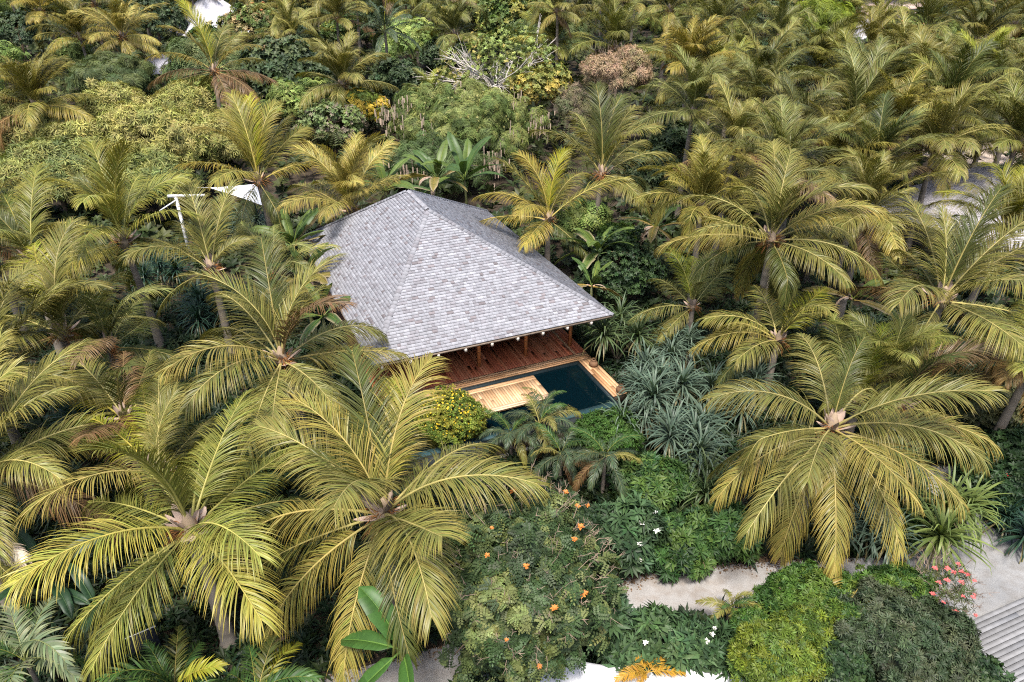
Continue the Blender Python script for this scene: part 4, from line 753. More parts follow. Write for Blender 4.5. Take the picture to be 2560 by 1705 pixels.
TYPES = dict(
    tulip=dict(k='pinnate', s=.25, n=14000, c=[(.05, .085, .032), (.14, .165, .055), (.038, .062, .026), (.09, .12, .042)], nsub=230, sub=.115),
    tulip2=dict(k='pinnate', s=.25, n=7500, c=[(.04, .075, .028), (.05, .09, .03), (.12, .145, .045), (.035, .06, .03)], nsub=150, sub=.15),
    yellowbush=dict(k='fine', s=.13, n=3400, c=[(.20, .25, .04), (.13, .19, .034), (.26, .26, .04)], nsub=60, sub=.24),
    roundgreen=dict(k='fine', s=.13, n=2600, c=[(.05, .12, .022), (.07, .14, .03)], nsub=34),
    glossy=dict(k='rosette', s=.27, n=800, c=[(.03, .07, .022), (.05, .105, .028), (.075, .13, .03)], nsub=40, sub=.28),
    frangipani=dict(k='rosette', s=.36, n=330, c=[(.05, .095, .04), (.07, .12, .05), (.04, .075, .035)], nsub=40, sub=.3),
    brightbush=dict(k='rosette', s=.15, n=3200, c=[(.065, .13, .022), (.04, .09, .02), (.10, .16, .026)], nsub=80, sub=.21),
    limebush=dict(k='rosette', s=.14, n=3200, c=[(.15, .19, .022), (.10, .145, .022), (.065, .11, .02)], nsub=80, sub=.21),
    greybush=dict(k='rosette', s=.14, n=5600, c=[(.05, .075, .036), (.075, .092, .05), (.036, .058, .028)], nsub=90, sub=.19),
    darkbush=dict(k='simple', s=.15, n=3000, c=[(.028, .055, .022), (.045, .08, .028), (.02, .04, .018)], nsub=60, sub=.24),
    oleander=dict(k='narrow', s=.16, n=260, c=[(.07, .10, .03), (.09, .10, .04)], nsub=26, sub=.3),
    darkred=dict(k='simple', s=.15, n=3200, c=[(.022, .05, .018), (.03, .06, .02)], nsub=40),
    olivebush=dict(k='simple', s=.17, n=2200, c=[(0.144, 0.144, 0.06), (0.096, 0.108, 0.048)], nsub=36),
    lightshrub=dict(k='pinnate', s=.42, n=900, c=[(0.238, 0.292, 0.082), (0.163, 0.238, 0.063)], nsub=30),
    pod=dict(k='feather', s=.40, n=6500, c=[(0.15, 0.203, 0.058), (0.24, 0.27, 0.083), (0.113, 0.157, 0.044)], nsub=90, sub=.2),
    darkpod=dict(k='feather', s=.42, n=2200, c=[(0.084, 0.126, 0.043), (0.067, 0.101, 0.037)], nsub=60, sub=.22),
    whitebranch=dict(k='simple', s=.24, n=1000, c=[(.20, .25, .07), (.36, .31, .09), (.17, .21, .06), (.22, .26, .07)], nsub=60, sub=.2),
    yelleaf=dict(k='simple', s=.26, n=1600, c=[(.28, .28, .07), (.19, .22, .06), (.40, .31, .07)], nsub=44, sub=.23),
    pinkdry=dict(k='narrow', s=.30, n=2000, c=[(0.435, 0.296, 0.202), (0.358, 0.256, 0.163), (0.279, 0.233, 0.124)], nsub=44, sub=.25),
    pinkdry2=dict(k='narrow', s=.26, n=1100, c=[(0.28, 0.224, 0.168), (0.196, 0.182, 0.098), (0.126, 0.14, 0.07)], nsub=36, sub=.25),
    speckled=dict(k='simple', s=.42, n=2600, c=[(0.07, 0.112, 0.031), (0.084, 0.126, 0.031), (0.238, 0.238, 0.056)], nsub=60, sub=.22),
    limetree=dict(k='feather', s=.5, n=2600, c=[(0.196, 0.241, 0.025), (0.138, 0.184, 0.023)], nsub=50, sub=.26),
    darktree=dict(k='simple', s=.30, n=1700, c=[(0.054, 0.084, 0.038), (0.074, 0.101, 0.043), (0.041, 0.065, 0.032)], nsub=40, sub=.27),
    feathertree=dict(k='feather', s=.5, n=2200, c=[(0.083, 0.119, 0.046), (0.116, 0.141, 0.05)], nsub=50, sub=.24, flat=.7),
    orangeshrub=dict(k='simple', s=.34, n=1800, c=[(0.179, 0.211, 0.065), (0.26, 0.211, 0.098), (0.114, 0.163, 0.049)], nsub=50, sub=.24),
    limeshrub=dict(k='feather', s=.42, n=1500, c=[(0.22, 0.261, 0.059), (0.151, 0.203, 0.051)], nsub=40, sub=.25),
    yellowtop=dict(k='pinnate', s=.34, n=1000, c=[(0.178, 0.227, 0.049), (0.583, 0.421, 0.049)], nsub=34, sub=.26),
    purpleshrub=dict(k='simple', s=.2, n=1900, c=[(0.17, 0.226, 0.094), (0.245, 0.207, 0.151), (0.151, 0.207, 0.067)], nsub=40, sub=.25),
    bamboo=dict(k='narrow', s=.42, n=5500, c=[(0.345, 0.333, 0.098), (0.287, 0.299, 0.086), (0.391, 0.356, 0.127)], nsub=80, sub=.22, up=.2),
    darkbamboo=dict(k='narrow', s=.42, n=4200, c=[(0.213, 0.237, 0.075), (0.15, 0.188, 0.062), (0.3, 0.3, 0.094)], nsub=60, sub=.24, up=.2))
FLOW = dict(tulip=(11, .12, (.62, .22, .05), 'flower'), tulip2=(4, .10, (.62, .22, .05), 'flower'), frangipani=(6, .10, (.8, .8, .76), 'flower'),
            oleander=(20, .085, (.75, .16, .16), 'flower'), darkred=(5, .10, (.55, .03, .03), 'flower'), orangeshrub=(12, .24, (.55, .22, .09), 'flower'))
for i, (t, x, y, z, z0, rx, rz, label, cat, name, group) in enumerate(TREES):
    rg = np.random.default_rng(5000 + i); s = TYPES[t]
    rz = max(rz, .45 * rx) if t not in ('glossy',) else rz
    if 'bamboo' in t: rz *= 1.25
    ry = max(rz, .75 * rx) if rx < 4 else max(rz, .6 * rx)
    h = z - z0; root = thing(name, label, cat, (x, y, z0), 0, group)
    mb, ctr = crown(rg, (rx, ry, min(rz * 1.1, max(h * 1.15, .5))), s['k'], s['s'], s['n'], s['c'], s['nsub'], s.get('sub', .34), s.get('up', .5), flat=s.get('flat', 1))
    me = mb.mesh('crown', M_gloss if s.get('m') == 'g' else M_leaf); link('crown', me, root, (0, 0, h))
    white = t == 'whitebranch'
    bc = (.66, .60, .56) if white else (.32, .24, .2) if 'pinkdry' in t or t == 'oleander' else (.13, .095, .07)
    if white:
        # pale limbs forking up and outward
        lb = MB(); start = np.array([.2, -1.0, -h * .35])
        lb.tube([(0, -.6, -h), start * np.array([1, 1, .8]), start], [.24, .2, .17], 7, bc)
        for k in range(13):
            a = rg.uniform(0, 6.28); el = rg.uniform(.15, 1.1); l = rx * rg.uniform(.6, .95)
            e = start + l * np.array([math.cos(a) * math.cos(el), math.sin(a) * math.cos(el) * .8, math.sin(el) * .7 + .12])
            m_ = start * .5 + e * .5 + rg.normal(0, .25, 3); lb.tube([start, m_, e], [.12, .08, .03], 5, np.array(bc) * rg.uniform(.8, 1.1))
            for q in range(11):
                f = rg.uniform(.25, .95); p = start * (1 - f) + e * f if f > .5 else start * (1 - f) + m_ * f
                dv = (e - start) / np.linalg.norm(e - start) + rg.normal(0, .55, 3); e2 = p + dv * rg.uniform(.7, 1.7)
                lb.tube([p, p * .5 + e2 * .5 + rg.normal(0, .08, 3), e2], [.045, .032, .013], 4, np.array(bc) * rg.uniform(.8, 1.1), False)
                for w in range(2):
                    e3 = e2 + dv * rg.uniform(.2, .5) + rg.normal(0, .35, 3); lb.tube([p * .3 + e2 * .7, e3], [.025, .01], 3, bc, False)
        link('trunk', lb.mesh('trunk', M_wood), root, (0, 0, h))
    else: link('trunk', limbs(rg, np.array([0, 0, -h]), ctr, 9, max(.03, .045 * rx), bc), root, (0, 0, h))
    if t == 'tulip':
        fm = [flower_mesh('flower', rg, .13, (.66, .24, .06), 8) for _ in range(3)]
        for k, (fx, fy, fz) in enumerate(TREE_FLOWERS): link('flower', fm[k % 3], root, (fx - x, fy - y, fz - z0 - .03), k, .5 + .12 * (k % 4))
    elif t in FLOW:
        nf, fr, fc, fn = FLOW[t]; fm = [flower_mesh(fn, rg, fr, fc) for _ in range(3)]
        rv = np.array([rx, ry, min(rz * 1.1, max(h * 1.15, .5))]); k = 0
        while k < nf:
            dv = rg.normal(size=3); dv /= np.linalg.norm(dv)
            if dv @ np.array([0, -.75, .66]) < .25: continue
            p = dv * rv * rg.uniform(.98, 1.12); o = link(fn, fm[k % 3], root, (p[0], p[1], p[2] + h), rg.uniform(0, 6.28), rg.uniform(.7, 1.3)); k += 1
    if t == 'yellowbush':
        fb = MB(); q = rg.normal(size=(700, 3)); q /= np.linalg.norm(q, axis=1)[:, None]; q = q[q[:, 2] > -.2]
        scatter(fb, 'simple', q * np.array([rx, ry, rz * 1.1]) * rg.uniform(.85, 1.08, (len(q), 1)), q, .042, np.tile((.85, .60, .04), (len(q), 1)), rg)
        o = link('blossom', fb.mesh('blossom', M_leaf), root, (0, 0, h)); o['kind'] = 'stuff'
    if t == 'lightshrub' and rx > 3 or t == 'pod':
        fb = MB(); q = rg.normal(size=(260, 3)); q /= np.linalg.norm(q, axis=1)[:, None]; q = q[(q[:, 2] > 0)]
        scatter(fb, 'simple', q * np.array([rx, ry, rz]) * rg.uniform(.9, 1.05, (len(q), 1)), q, .10, np.tile((.34, .32, .12), (len(q), 1)), rg)
        o = link('blossom', fb.mesh('blossom', M_leaf), root, (0, 0, h)); o['kind'] = 'stuff'
    if t in ('pod', 'darkpod'):
        pb = MB()
        for k in range(16 if t == 'pod' else 8):
            dv = rg.normal(size=3); dv[1] = -abs(dv[1]); dv[2] = abs(dv[2]) * .8; dv /= np.linalg.norm(dv); c0 = dv * np.array([rx, ry, rz]) * .98
            for w in range(rg.integers(8, 26)):
                p = c0 + rg.normal(0, .42, 3); l = rg.uniform(.3, .6); a = rg.uniform(0, 3.14); wv = np.array([math.cos(a), math.sin(a), 0]) * .045
                pb.add([p - wv, p + wv, p + wv * .8 - (0, 0, l), p - wv * .8 - (0, 0, l)], [(0, 1, 2, 3)], None, np.array((.56, .43, .35)) * rg.uniform(.7, 1.2))
        o = link('seed_pod', pb.mesh('seed_pod', M_leaf), root, (0, 0, h)); o['kind'] = 'stuff'
    if t in ('tulip', 'tulip2', 'pinkdry', 'oleander', 'pinkdry2'):
        tb = MB(); rv = (1.06 if t == 'tulip' else 1.0) * np.array([rx, ry, min(rz * 1.1, max(h * 1.15, .5))]); nt_ = dict(tulip=260, tulip2=110, oleander=60).get(t, 140)
        for k in range(nt_):
            dv = rg.normal(size=3); dv[2] = abs(dv[2]); dv /= np.linalg.norm(dv); p = dv * rv * rg.uniform(.8, 1.0); g = dv + np.array([0, 0, .6]) + rg.normal(0, .4, 3); l = rg.uniform(.14, .32) * (1 if rx < 3 else 2.6)
            m_ = p + g * l * .5 + rg.normal(0, .04, 3); e = p + g * l
            cc = np.array((.36, .27, .21) if 'tulip' in t else bc) * rg.uniform(.7, 1.15); tb.tube([p, m_, e], [.010, .008, .004], 3, cc, False)
            for w in range(3): tb.tube([m_ * .5 + e * .5, e + rg.normal(0, .07, 3)], [.007, .004], 3, cc, False)
        o = link('twigs', tb.mesh('twigs', M_wood), root, (0, 0, h)); o['kind'] = 'stuff'

# filler trees between the far palms: a few crowns shared by many trees
FILL = {}
rg = np.random.default_rng(606)
for i, (x, y, r, t) in enumerate(FILLER):
    v = rg.integers(0, 3); key = (t, v)
    if key not in FILL:
        r2 = np.random.default_rng(int(v) * 17 + len(t)); s = TYPES[t]; mb, ctr = crown(r2, (2.6, 2.3, 1.7), s['k'], s['s'], int(s['n'] * .6), s['c'], 36, .27, .5)
        FILL[key] = (mb.mesh('crown', M_leaf), limbs(r2, np.array([0, 0, -3.2]), ctr, 8, .13, (.13, .095, .07)))
    z0 = float(zg(x, y)); sc = r / 2.6; root = thing('broadleaf_tree', 'low broadleaf tree filling a gap between the distant palms', 'tree', (x, y, z0), 0, 'broadleaf trees between the far palms')
    c_ = rg.uniform(.8, 1.25); a = rg.uniform(0, 6.28)
    link('crown', FILL[key][0], root, (0, 0, 3.2 * sc), a, sc, (c_, c_ * rg.uniform(.95, 1.08), c_)); link('trunk', FILL[key][1], root, (0, 0, 3.2 * sc), a, sc)

# ---------------------------------------------------------------- small palms, bananas, strap clumps
for i, p in enumerate(FROND_PLANTS):
    rg = np.random.default_rng(7000 + i); t = p['t']
    root = thing(p['n'], p['label'], p['cat'], (p['C'][0], p['C'][1], p['zg']), 0, p['group']); top = np.array([0, 0, p['C'][2] - p['zg']])
    if t == 'date':
        link('trunk', trunk_mesh(rg, top, .07, .05), root); n = p['f']
        for k in range(n):
            el = 78 - 95 * (k + .5) / n; h = 'r' if k > 1 else 'g'
            if k > n * .8: h = 'b'
            link('frond', frond_mesh(rg=rg, az=k * 2.4 + rg.normal(0, .2), el=R(el), dr=R(rg.uniform(70, 110)), L=p['L'] * 1.25 * rg.uniform(.85, 1.1), side=rg.normal(0, .2), hue=h if rg.random() > .2 else 'n', n=52, lmax=.95, wid=.055, grav=.45, vang=.3), root, top)
    elif t == 'banana': pass
    else:
        link('trunk', trunk_mesh(rg, top, .06, .05), root)
        for az, el, dr, L, sd, hue in p['f']:
            hue = {'g': 'g', 'b': 'pa'}.get(hue, hue) if t == 'areca' else hue
            if t == 'areca': me = frond_mesh(rg=rg, az=az, el=el, dr=dr, L=L, side=sd, hue=hue, n=30, lmax=1.0, wid=.10, grav=.3, vang=.55, s0=.12)
            else: me = frond_mesh(rg=rg, az=az, el=el, dr=dr, L=L, side=sd, hue=hue, n=40, lmax=1.1 if t == 'young' else .8, wid=.09, grav=.25, vang=.3, s0=.12)
            link('frond', me, root, top)
        for k in range(5): link('frond', frond_mesh(rg=rg, az=rg.uniform(0, 6.28), el=R(rg.uniform(0, 75)), dr=R(70), L=p['L'] * rg.uniform(.6, .9), side=0, hue='o' if p['n'] == 'golden_palm' else 'g', n=28, lmax=.9, wid=.09, grav=.3, vang=.45), root, top)
def banana_leaf(rg, az, el, dr, L, side, col, torn, wid=.26, edge=None):
    s, P, t, S, N = rach_curve(az, el, dr, L, side, 26); mb = MB(); tw = rg.normal(0, .4)
    S2 = S * np.cos(tw) + N * np.sin(tw); N2 = N * np.cos(tw) - S * np.sin(tw); s0 = .14; col = np.array(col)
    w = wid * L * np.interp(s, [0, s0, .25, .55, .85, 1], [0, .0, .36, .5, .36, .02]) * 1.0
    for sg in (-1, 1):
        j = 3
        while j < 26:
            k = min(26, j + int(rg.integers(2, 7) if rg.random() < torn * 2 else rg.integers(5, 14))); jj = np.arange(j, k + 1); gap = rg.normal(0, .10 * torn); drop = rg.uniform(0, .6) * torn
            o = (sg * S2[jj] * np.cos(.35 - drop)[..., None] if np.ndim(drop) else sg * S2[jj] * math.cos(.35 - drop)) + N2[jj] * math.sin(.35 - drop)
            sh_ = t[jj] * (.25 + gap)
            inn = P[jj]; mid = inn + (o + sh_ * .5) * w[jj, None] * .55 + N2[jj] * .02; out = inn + (o + sh_) * w[jj, None] - np.array([0, 0, 1]) * w[jj, None] * (.12 + drop * .6)
            V = np.stack([inn, mid, out], 1).reshape(-1, 3); m = len(jj)
            Q = [(a * 3 + b, (a + 1) * 3 + b, (a + 1) * 3 + b + 1, a * 3 + b + 1) for a in range(m - 1) for b in (0, 1)]
            cc = np.tile(col * rg.normal(1, .1), (m * 3, 1)) * (1 + .10 * np.sin(np.repeat(jj, 3) * 2.9))[:, None]
            if edge is not None: cc[2::3] = cc[2::3] * .3 + np.array(edge) * .7
            mb.add(V, Q, None, np.clip(cc, .004, 1)); j = k
    mb.tube(P + N2 * .012, np.interp(s, [0, .2, 1], [.04, .024, .004]), 5, col * np.array([2.2, 1.8, 1.6]), False)
    return mb.mesh('leaf', M_gloss)
def stem(rg, h, r=.09):
    mb = MB(); mb.tube([(0, 0, 0), (rg.normal(0, .05), 0, h * .6), (0, 0, h)], [r * 1.2, r, r * .6], 8, (.14, .15, .06)); return mb.mesh('stem', M_gloss)
for p in FROND_PLANTS:
    if p['t'] != 'banana': continue
    rg = np.random.default_rng(71); root = [o for o in C.objects if o.name == 'banana_plant'][0]; top = np.array([0, 0, p['C'][2]])
    link('stem', stem(rg, top[2]), root)
    for az, el, dr, L, sd, hue in p['f']: link('leaf', banana_leaf(rg, az, el, dr, L, sd, (.05, .12, .025) if hue == 'g' else (.035, .085, .03), .14, .36), root, top)
for i, (x, y, z, z0, L, n, label, torn) in enumerate(BANANAS):
    rg = np.random.default_rng(7300 + i); root = thing('banana_plant', label, 'banana plant', (x, y, z0), 0, 'banana plants around the house'); h = z - z0
    link('stem', stem(rg, h), root)
    for k in range(n):
        f = (k + .5) / n; el = 82 - 70 * f + rg.normal(0, 6); old = f > .6
        col = (.10, .15, .035) if rg.random() < .5 else (.06, .11, .03)
        if 'shaded' in label or 'dark' in label[:5]: col = (.025, .06, .028)  # darker leaf colour imitates shade on these plants
        if old and torn > .3: col = (.20, .17, .05)
        link('leaf', banana_leaf(rg, k * 2.4 + rg.normal(0, .3), R(el), R(rg.uniform(35, 80)), L * rg.uniform(.8, 1.1) * (1 if z < 4 else .9), rg.normal(0, .2), col, torn, .21, (.42, .32, .22) if old and torn > .25 else None), root, (0, 0, h))
    if torn > .38:
        for k in range(2): link('dead_leaf', banana_leaf(rg, rg.uniform(0, 6.28), R(rg.uniform(10, 60)), R(150), L * .55, 0, (.42, .33, .27), .9, .2), root, (0, 0, h))
SC = dict(b=[(.075, .115, .082), (.10, .14, .10)], g=[(.06, .095, .04), (.08, .11, .045)], l=[(.14, .18, .05), (.10, .14, .04)], d=[(.018, .045, .032), (.03, .065, .04)])
def strap_rosette(rg, L, cols, n=84):
    mb = MB(); cols = np.array(cols) * 1.15; L = L * 1.2
    for k in range(n):
        f = (k + .5) / n; el = math.radians(88 - 112 * f) + rg.normal(0, .1); a = k * 2.39996 + rg.normal(0, .15); l = L * rg.uniform(.75, 1.15)
        m = 6; P = [np.array([0, 0, .25 * (1 - f)])]; e = el; kink = rg.uniform(.45, .95)
        for j in range(m):
            e -= (.10 + .14 * j / m) * (1.0 if j / m < kink else 3.6) * rg.uniform(.6, 1.4); e = max(e, -1.45)
            P.append(P[-1] + l / m * np.array([math.cos(e) * math.cos(a), math.cos(e) * math.sin(a), math.sin(e)]))
        P = np.array(P); sv = np.array([-math.sin(a), math.cos(a), 0]); w = .026 * np.interp(np.arange(m + 1), [0, 1, m * .7, m], [.9, 1.1, .8, .05]) * L
        nv = np.array([math.cos(a) * .3, math.sin(a) * .3, -.5])
        V = np.stack([P - sv * w[:, None], P + nv * w[:, None] * .5, P + sv * w[:, None]], 1).reshape(-1, 3)
        Q = [(j * 3 + b, j * 3 + b + 1, j * 3 + b + 4, j * 3 + b + 3) for j in range(m) for b in (0, 1)]
        c = cols[rg.integers(len(cols))] * rg.normal(1, .15)
        if f > .88: c = np.array((.22, .19, .09))
        cc = np.tile(c, (len(V), 1)); mb.add(V, Q, None, np.clip(cc, .005, 1))
    return mb.mesh('leaf_rosette', M_gloss)
for i, (x, y, z, z0, L, heads, label, hc) in enumerate(STRAPS):
    rg = np.random.default_rng(7600 + i); root = thing('screw_pine', label, 'shrub', (x, y, z0), 0, 'strap leaved clumps'); h = z - z0
    sb = MB()
    for k in range(heads):
        a = k * 2.4 + i; r = 0 if k == 0 else L * rg.uniform(.55, 1.0); p = np.array([r * math.cos(a), r * math.sin(a), h * (1 if k == 0 else rg.uniform(.55, 1.05))])
        link('leaf_rosette', strap_rosette(rg, L * rg.uniform(.85, 1.1), SC[hc]), root, p)
        sb.tube([(0, 0, 0), p * np.array([.4, .4, .5]), p], [.06, .05, .045], 6, (.2, .16, .12), False)
    link('stem', sb.mesh('stem', M_wood), root)

# ---------------------------------------------------------------- the house
OX, OY, TH = -.49, 25.17, R(23.4)
def loc(w):   # world -> house frame (x along the front eave, y towards the back)
    dx, dy = w[0] - OX, w[1] - OY; c, s_ = math.cos(TH), math.sin(TH); return np.array([dx * c + dy * s_, -dx * s_ + dy * c, w[2]])
house = thing('pavilion_house', 'open wooden pavilion with a grey shingled hip roof among the palms', 'house', (OX, OY, 0), TH)
ZE, ZR, ZD = 3.1, 6.5, .6
FL, FRt, BL, BR = (loc(p) for p in [(-5.304, 23.109, ZE), (4.333, 27.223, ZE), (-11.25, 35.9, ZE), (-1.45, 40.0, ZE)])
RN = loc((-3.764, 30.856, ZR)); RF = RN + (BL - FL) / np.linalg.norm(BL - FL) * 2.9
rg = np.random.default_rng(42)
rb = MB()
SH = np.array([(.47, .47, .495), (.51, .51, .535), (.45, .445, .47), (.41, .395, .415), (.53, .53, .555), (.49, .485, .51)]) * .62 * np.array([.98, .985, 1.015])
def roof_face(A, B, D, E_, ncourse):
    # eave A->B, top edge D->E_ ; shingles laid course by course
    A, B, D, E_ = map(np.asarray, (A, B, D, E_)); e = (B - A) / np.linalg.norm(B - A)
    nrm = np.cross(B - A, D - A); nrm /= np.linalg.norm(nrm); nrm = nrm if nrm[2] > 0 else -nrm
    V = []; Q = []; Cc = []
    for j in range(ncourse):
        t0, t1 = j / ncourse, min(1, (j + 1.12) / ncourse)
        l0, r0, l1, r1 = A + (D - A) * t0, B + (E_ - B) * t0, A + (D - A) * t1, B + (E_ - B) * t1
        o = A + (D - A) * t0; la = 0.0; ra = float((r0 - l0) @ e); lb = float((l1 - l0) @ e); rbb = float((r1 - l0) @ e)
        upv = (l1 - l0) - e * lb; x = -rg.uniform(0, .2)
        while x < ra:
            w = rg.uniform(.11, .30); a0, b0 = max(x, la), min(x + w - .006, ra); a1, b1 = min(max(x, lb), rbb), max(min(x + w - .006, rbb), lb); x += w
            if b0 - a0 < .01: continue
            lift = .036 + rg.uniform(0, .012); sl = rg.normal(0, .006)
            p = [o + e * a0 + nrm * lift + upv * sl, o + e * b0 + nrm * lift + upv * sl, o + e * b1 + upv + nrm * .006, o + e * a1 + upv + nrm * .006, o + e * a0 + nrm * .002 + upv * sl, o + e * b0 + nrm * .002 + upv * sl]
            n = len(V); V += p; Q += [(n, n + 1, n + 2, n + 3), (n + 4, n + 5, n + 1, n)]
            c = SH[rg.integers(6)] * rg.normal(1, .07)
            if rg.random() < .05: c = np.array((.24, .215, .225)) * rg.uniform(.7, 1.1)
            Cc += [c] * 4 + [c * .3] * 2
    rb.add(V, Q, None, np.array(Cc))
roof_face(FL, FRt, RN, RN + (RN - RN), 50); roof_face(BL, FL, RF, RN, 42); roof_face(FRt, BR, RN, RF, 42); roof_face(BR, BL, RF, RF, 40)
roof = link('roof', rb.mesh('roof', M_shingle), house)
ub = MB(); dz = np.array([0, 0, -.035])
for tri in ((FL, FRt, RN), (RN, FRt, BR), (RN, BR, RF), (RF, BR, BL), (BL, FL, RN), (BL, RN, RF)): ub.add([p + dz for p in tri], None, [(0, 1, 2)], (.16, .12, .085))
for a, b in ((FL, FRt), (FRt, BR), (BR, BL), (BL, FL)): ub.beam(a + np.array([0, 0, -.075]), b + np.array([0, 0, -.075]), .035, .07, (.22, .17, .13))
link('roof_boarding', ub.mesh('roof_boarding', M_dark), house)
cb = MB()
for a, b in ((FL, RN), (FRt, RN), (BL, RF), (BR, RF), (RN, RF)):
    d = b - a; l = np.linalg.norm(d); d = d / l; sv = np.cross(d, (0, 0, 1)); sv /= np.linalg.norm(sv); k = int(l / .2)
    up = np.cross(sv, d); 
    for j in range(k):
        p = a + d * (j * .2); q = p + d * .235; hz = .075; z0 = np.array([0, 0, .0]); c = SH[rg.integers(6)] * rg.normal(.86, .06); w = .115; dr_ = -.075
        V = [p + up * (hz + .02), p + sv * w + up * (dr_ + hz + .02), p - sv * w + up * (dr_ + hz + .02), q + up * hz, q + sv * w + up * (dr_ + hz), q - sv * w + up * (dr_ + hz)]
        V += [v - up * .02 for v in V[:3]]
        cb.add(V, [(0, 1, 4, 3), (2, 0, 3, 5), (7, 1, 0, 6), (6, 0, 2, 8)], None, c)
link('ridge_cap', cb.mesh('ridge_cap', M_shingle), roof)
tm = MB(); tm.box(-.045, .045, -.42, .10, -.14, -.005, (.55, .50, .44)); tme = tm.mesh('rafter_tail', M_paint)
for k in range(9):
    f = .035 + k * .108; p = FL + (FRt - FL) * f; link('rafter_tail', tme, house, (p[0], p[1] + .36, p[2] - .10))
pm = MB(); pm.box(-.065, .065, -.065, .065, 0, 2.9, (.62, .27, .10)); pme = pm.mesh('post', M_plank)
for x in (-4.68, -2.41, -.14, 2.12, 4.38): link('post', pme, house, (x, 2.12, ZD))
for x in (-4.68, 4.38):
    for y in (5.0, 8.5, 12.0): link('post', pme, house, (x - .14 * (y - 2.1) * .0, y, ZD))
bb = MB(); bb.box(-5.0, 4.7, 2.04, 2.2, 3.02, 3.2, (.2, .1, .05)); link('eave_beam', bb.mesh('eave_beam', M_dark), house)
wb = MB(); wb.box(-4.2, 4.0, 4.9, 12.2, ZD, 3.6, (.028, .018, .013)); link('wall', wb.mesh('wall', M_dark), house)  # one unseen block, painted near black for the deep shade under the roof
def planks(mb, x0, x1, y0, y1, z, along, w, cols, gap=.009, th=.03, jl=3.2):
    a0, a1, b0, b1 = (x0, x1, y0, y1) if along == 'y' else (y0, y1, x0, x1)
    n = max(1, round((a1 - a0) / w)); w = (a1 - a0) / n
    for i in range(n):
        cuts = [b0]; c = b0 + rg.uniform(.4, jl)
        while c < b1 - .4: cuts.append(c); c += rg.uniform(jl * .6, jl)
        cuts.append(b1)
        for j in range(len(cuts) - 1):
            col = np.array(cols[rg.integers(len(cols))]) * rg.normal(1, .12); p = (a0 + i * w + gap / 2, a0 + (i + 1) * w - gap / 2); q = (cuts[j] + .002, cuts[j + 1] - .002); zz = z + rg.uniform(-.0015, .0015)
            if along == 'y': mb.box(p[0], p[1], q[0], q[1], z - th, zz, col)
            else: mb.box(q[0], q[1], p[0], p[1], z - th, zz, col)
RED_LIFTED = [(.50, .135, .055), (.43, .11, .046), (.54, .165, .07), (.48, .13, .055), (.56, .19, .085)]; DRY = [(.50, .275, .135), (.54, .31, .16), (.47, .25, .12), (.55, .33, .175)]; PALE = [(.58, .37, .21), (.62, .41, .24), (.54, .33, .18), (.60, .39, .225), (.50, .30, .16)]  # veranda reds brightened to offset the heavy shade under the roof
db = MB(); planks(db, -4.9, 4.2, 1.37, 4.85, ZD, 'y', .115, RED_LIFTED, jl=12); planks(db, 4.2, 4.82, 1.37, 4.85, ZD, 'y', .125, RED_LIFTED + DRY[:1], jl=12)
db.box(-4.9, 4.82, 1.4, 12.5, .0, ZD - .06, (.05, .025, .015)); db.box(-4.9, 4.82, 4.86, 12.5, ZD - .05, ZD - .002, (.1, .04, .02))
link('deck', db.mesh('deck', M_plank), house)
eb = MB(); planks(eb, -4.9, 4.80, .82, 1.365, ZD + .004, 'x', .135, DRY)
planks(eb, 4.13, 4.80, -2.3, .815, ZD + .004, 'y', .13, DRY); eb.box(4.135, 4.79, -2.28, .8, .02, ZD - .04, (.04, .03, .02)); eb.box(-4.9, 4.79, .825, 1.36, 0.02, ZD - .04, (.04, .03, .02))
link('deck_edge', eb.mesh('deck_edge', M_plank), house)

pool = thing('swimming_pool', 'dark tiled swimming pool in front of the wooden deck', 'pool', (OX, OY, 0), TH)
b = MB(); TL = (.012, .022, .026)
b.box(-5.0, 4.12, -2.74, .81, .0, .1, TL); b.box(-5.0, 4.12, .72, .812, .1, ZD - .045, TL); b.box(4.03, 4.125, -2.74, .715, .1, ZD - .045, TL); b.box(-5.1, -5.0, -2.74, .81, .1, ZD, TL)
b.box(-5.1, 4.12, -2.95, -2.745, -.3, .44, (.03, .036, .038)); b.box(-5.1, 4.3, -3.5, -3.35, 0, .10, (.42, .38, .35)); b.box(4.05, 4.6, -3.2, -2.97, 0, .3, (.45, .40, .37))
link('basin', b.mesh('basin', M_dark), pool)
b = MB(); xs = np.linspace(-5.0, 4.03, 20); ys = np.linspace(-2.745, .72, 10); V = [(x, y, .46) for y in ys for x in xs]
b.add(V, [(j * 20 + i, j * 20 + i + 1, j * 20 + i + 21, j * 20 + i + 20) for j in range(9) for i in range(19)]); link('water', b.mesh('water', M_water), pool)
b = MB(); b.box(-5.0, 4.03, -2.74, -2.42, .1, .4655, (.03, .075, .085)); link('shallow_ledge', b.mesh('shallow_ledge', M_dark), pool)
plat = thing('sun_platform', 'pale wooden sun platform of boards floating over the pool', 'platform', (OX, OY, 0), TH)
b = MB(); planks(b, -1.72, 1.42, -1.08, .18, ZD + .03, 'y', .118, PALE, jl=4); link('board_panel', b.mesh('board_panel', M_plank), plat)
b = MB(); planks(b, -2.02, 1.74, .184, .47, ZD + .034, 'x', .14, PALE, jl=6); planks(b, -2.02, 1.74, -1.36, -1.084, ZD + .034, 'x', .14, [(.66, .46, .30), (.62, .43, .28)], jl=6)
planks(b, 1.424, 1.74, -1.08, .18, ZD + .034, 'y', .15, PALE, jl=4); planks(b, -2.02, -1.724, -1.08, .18, ZD + .034, 'y', .15, PALE, jl=4)
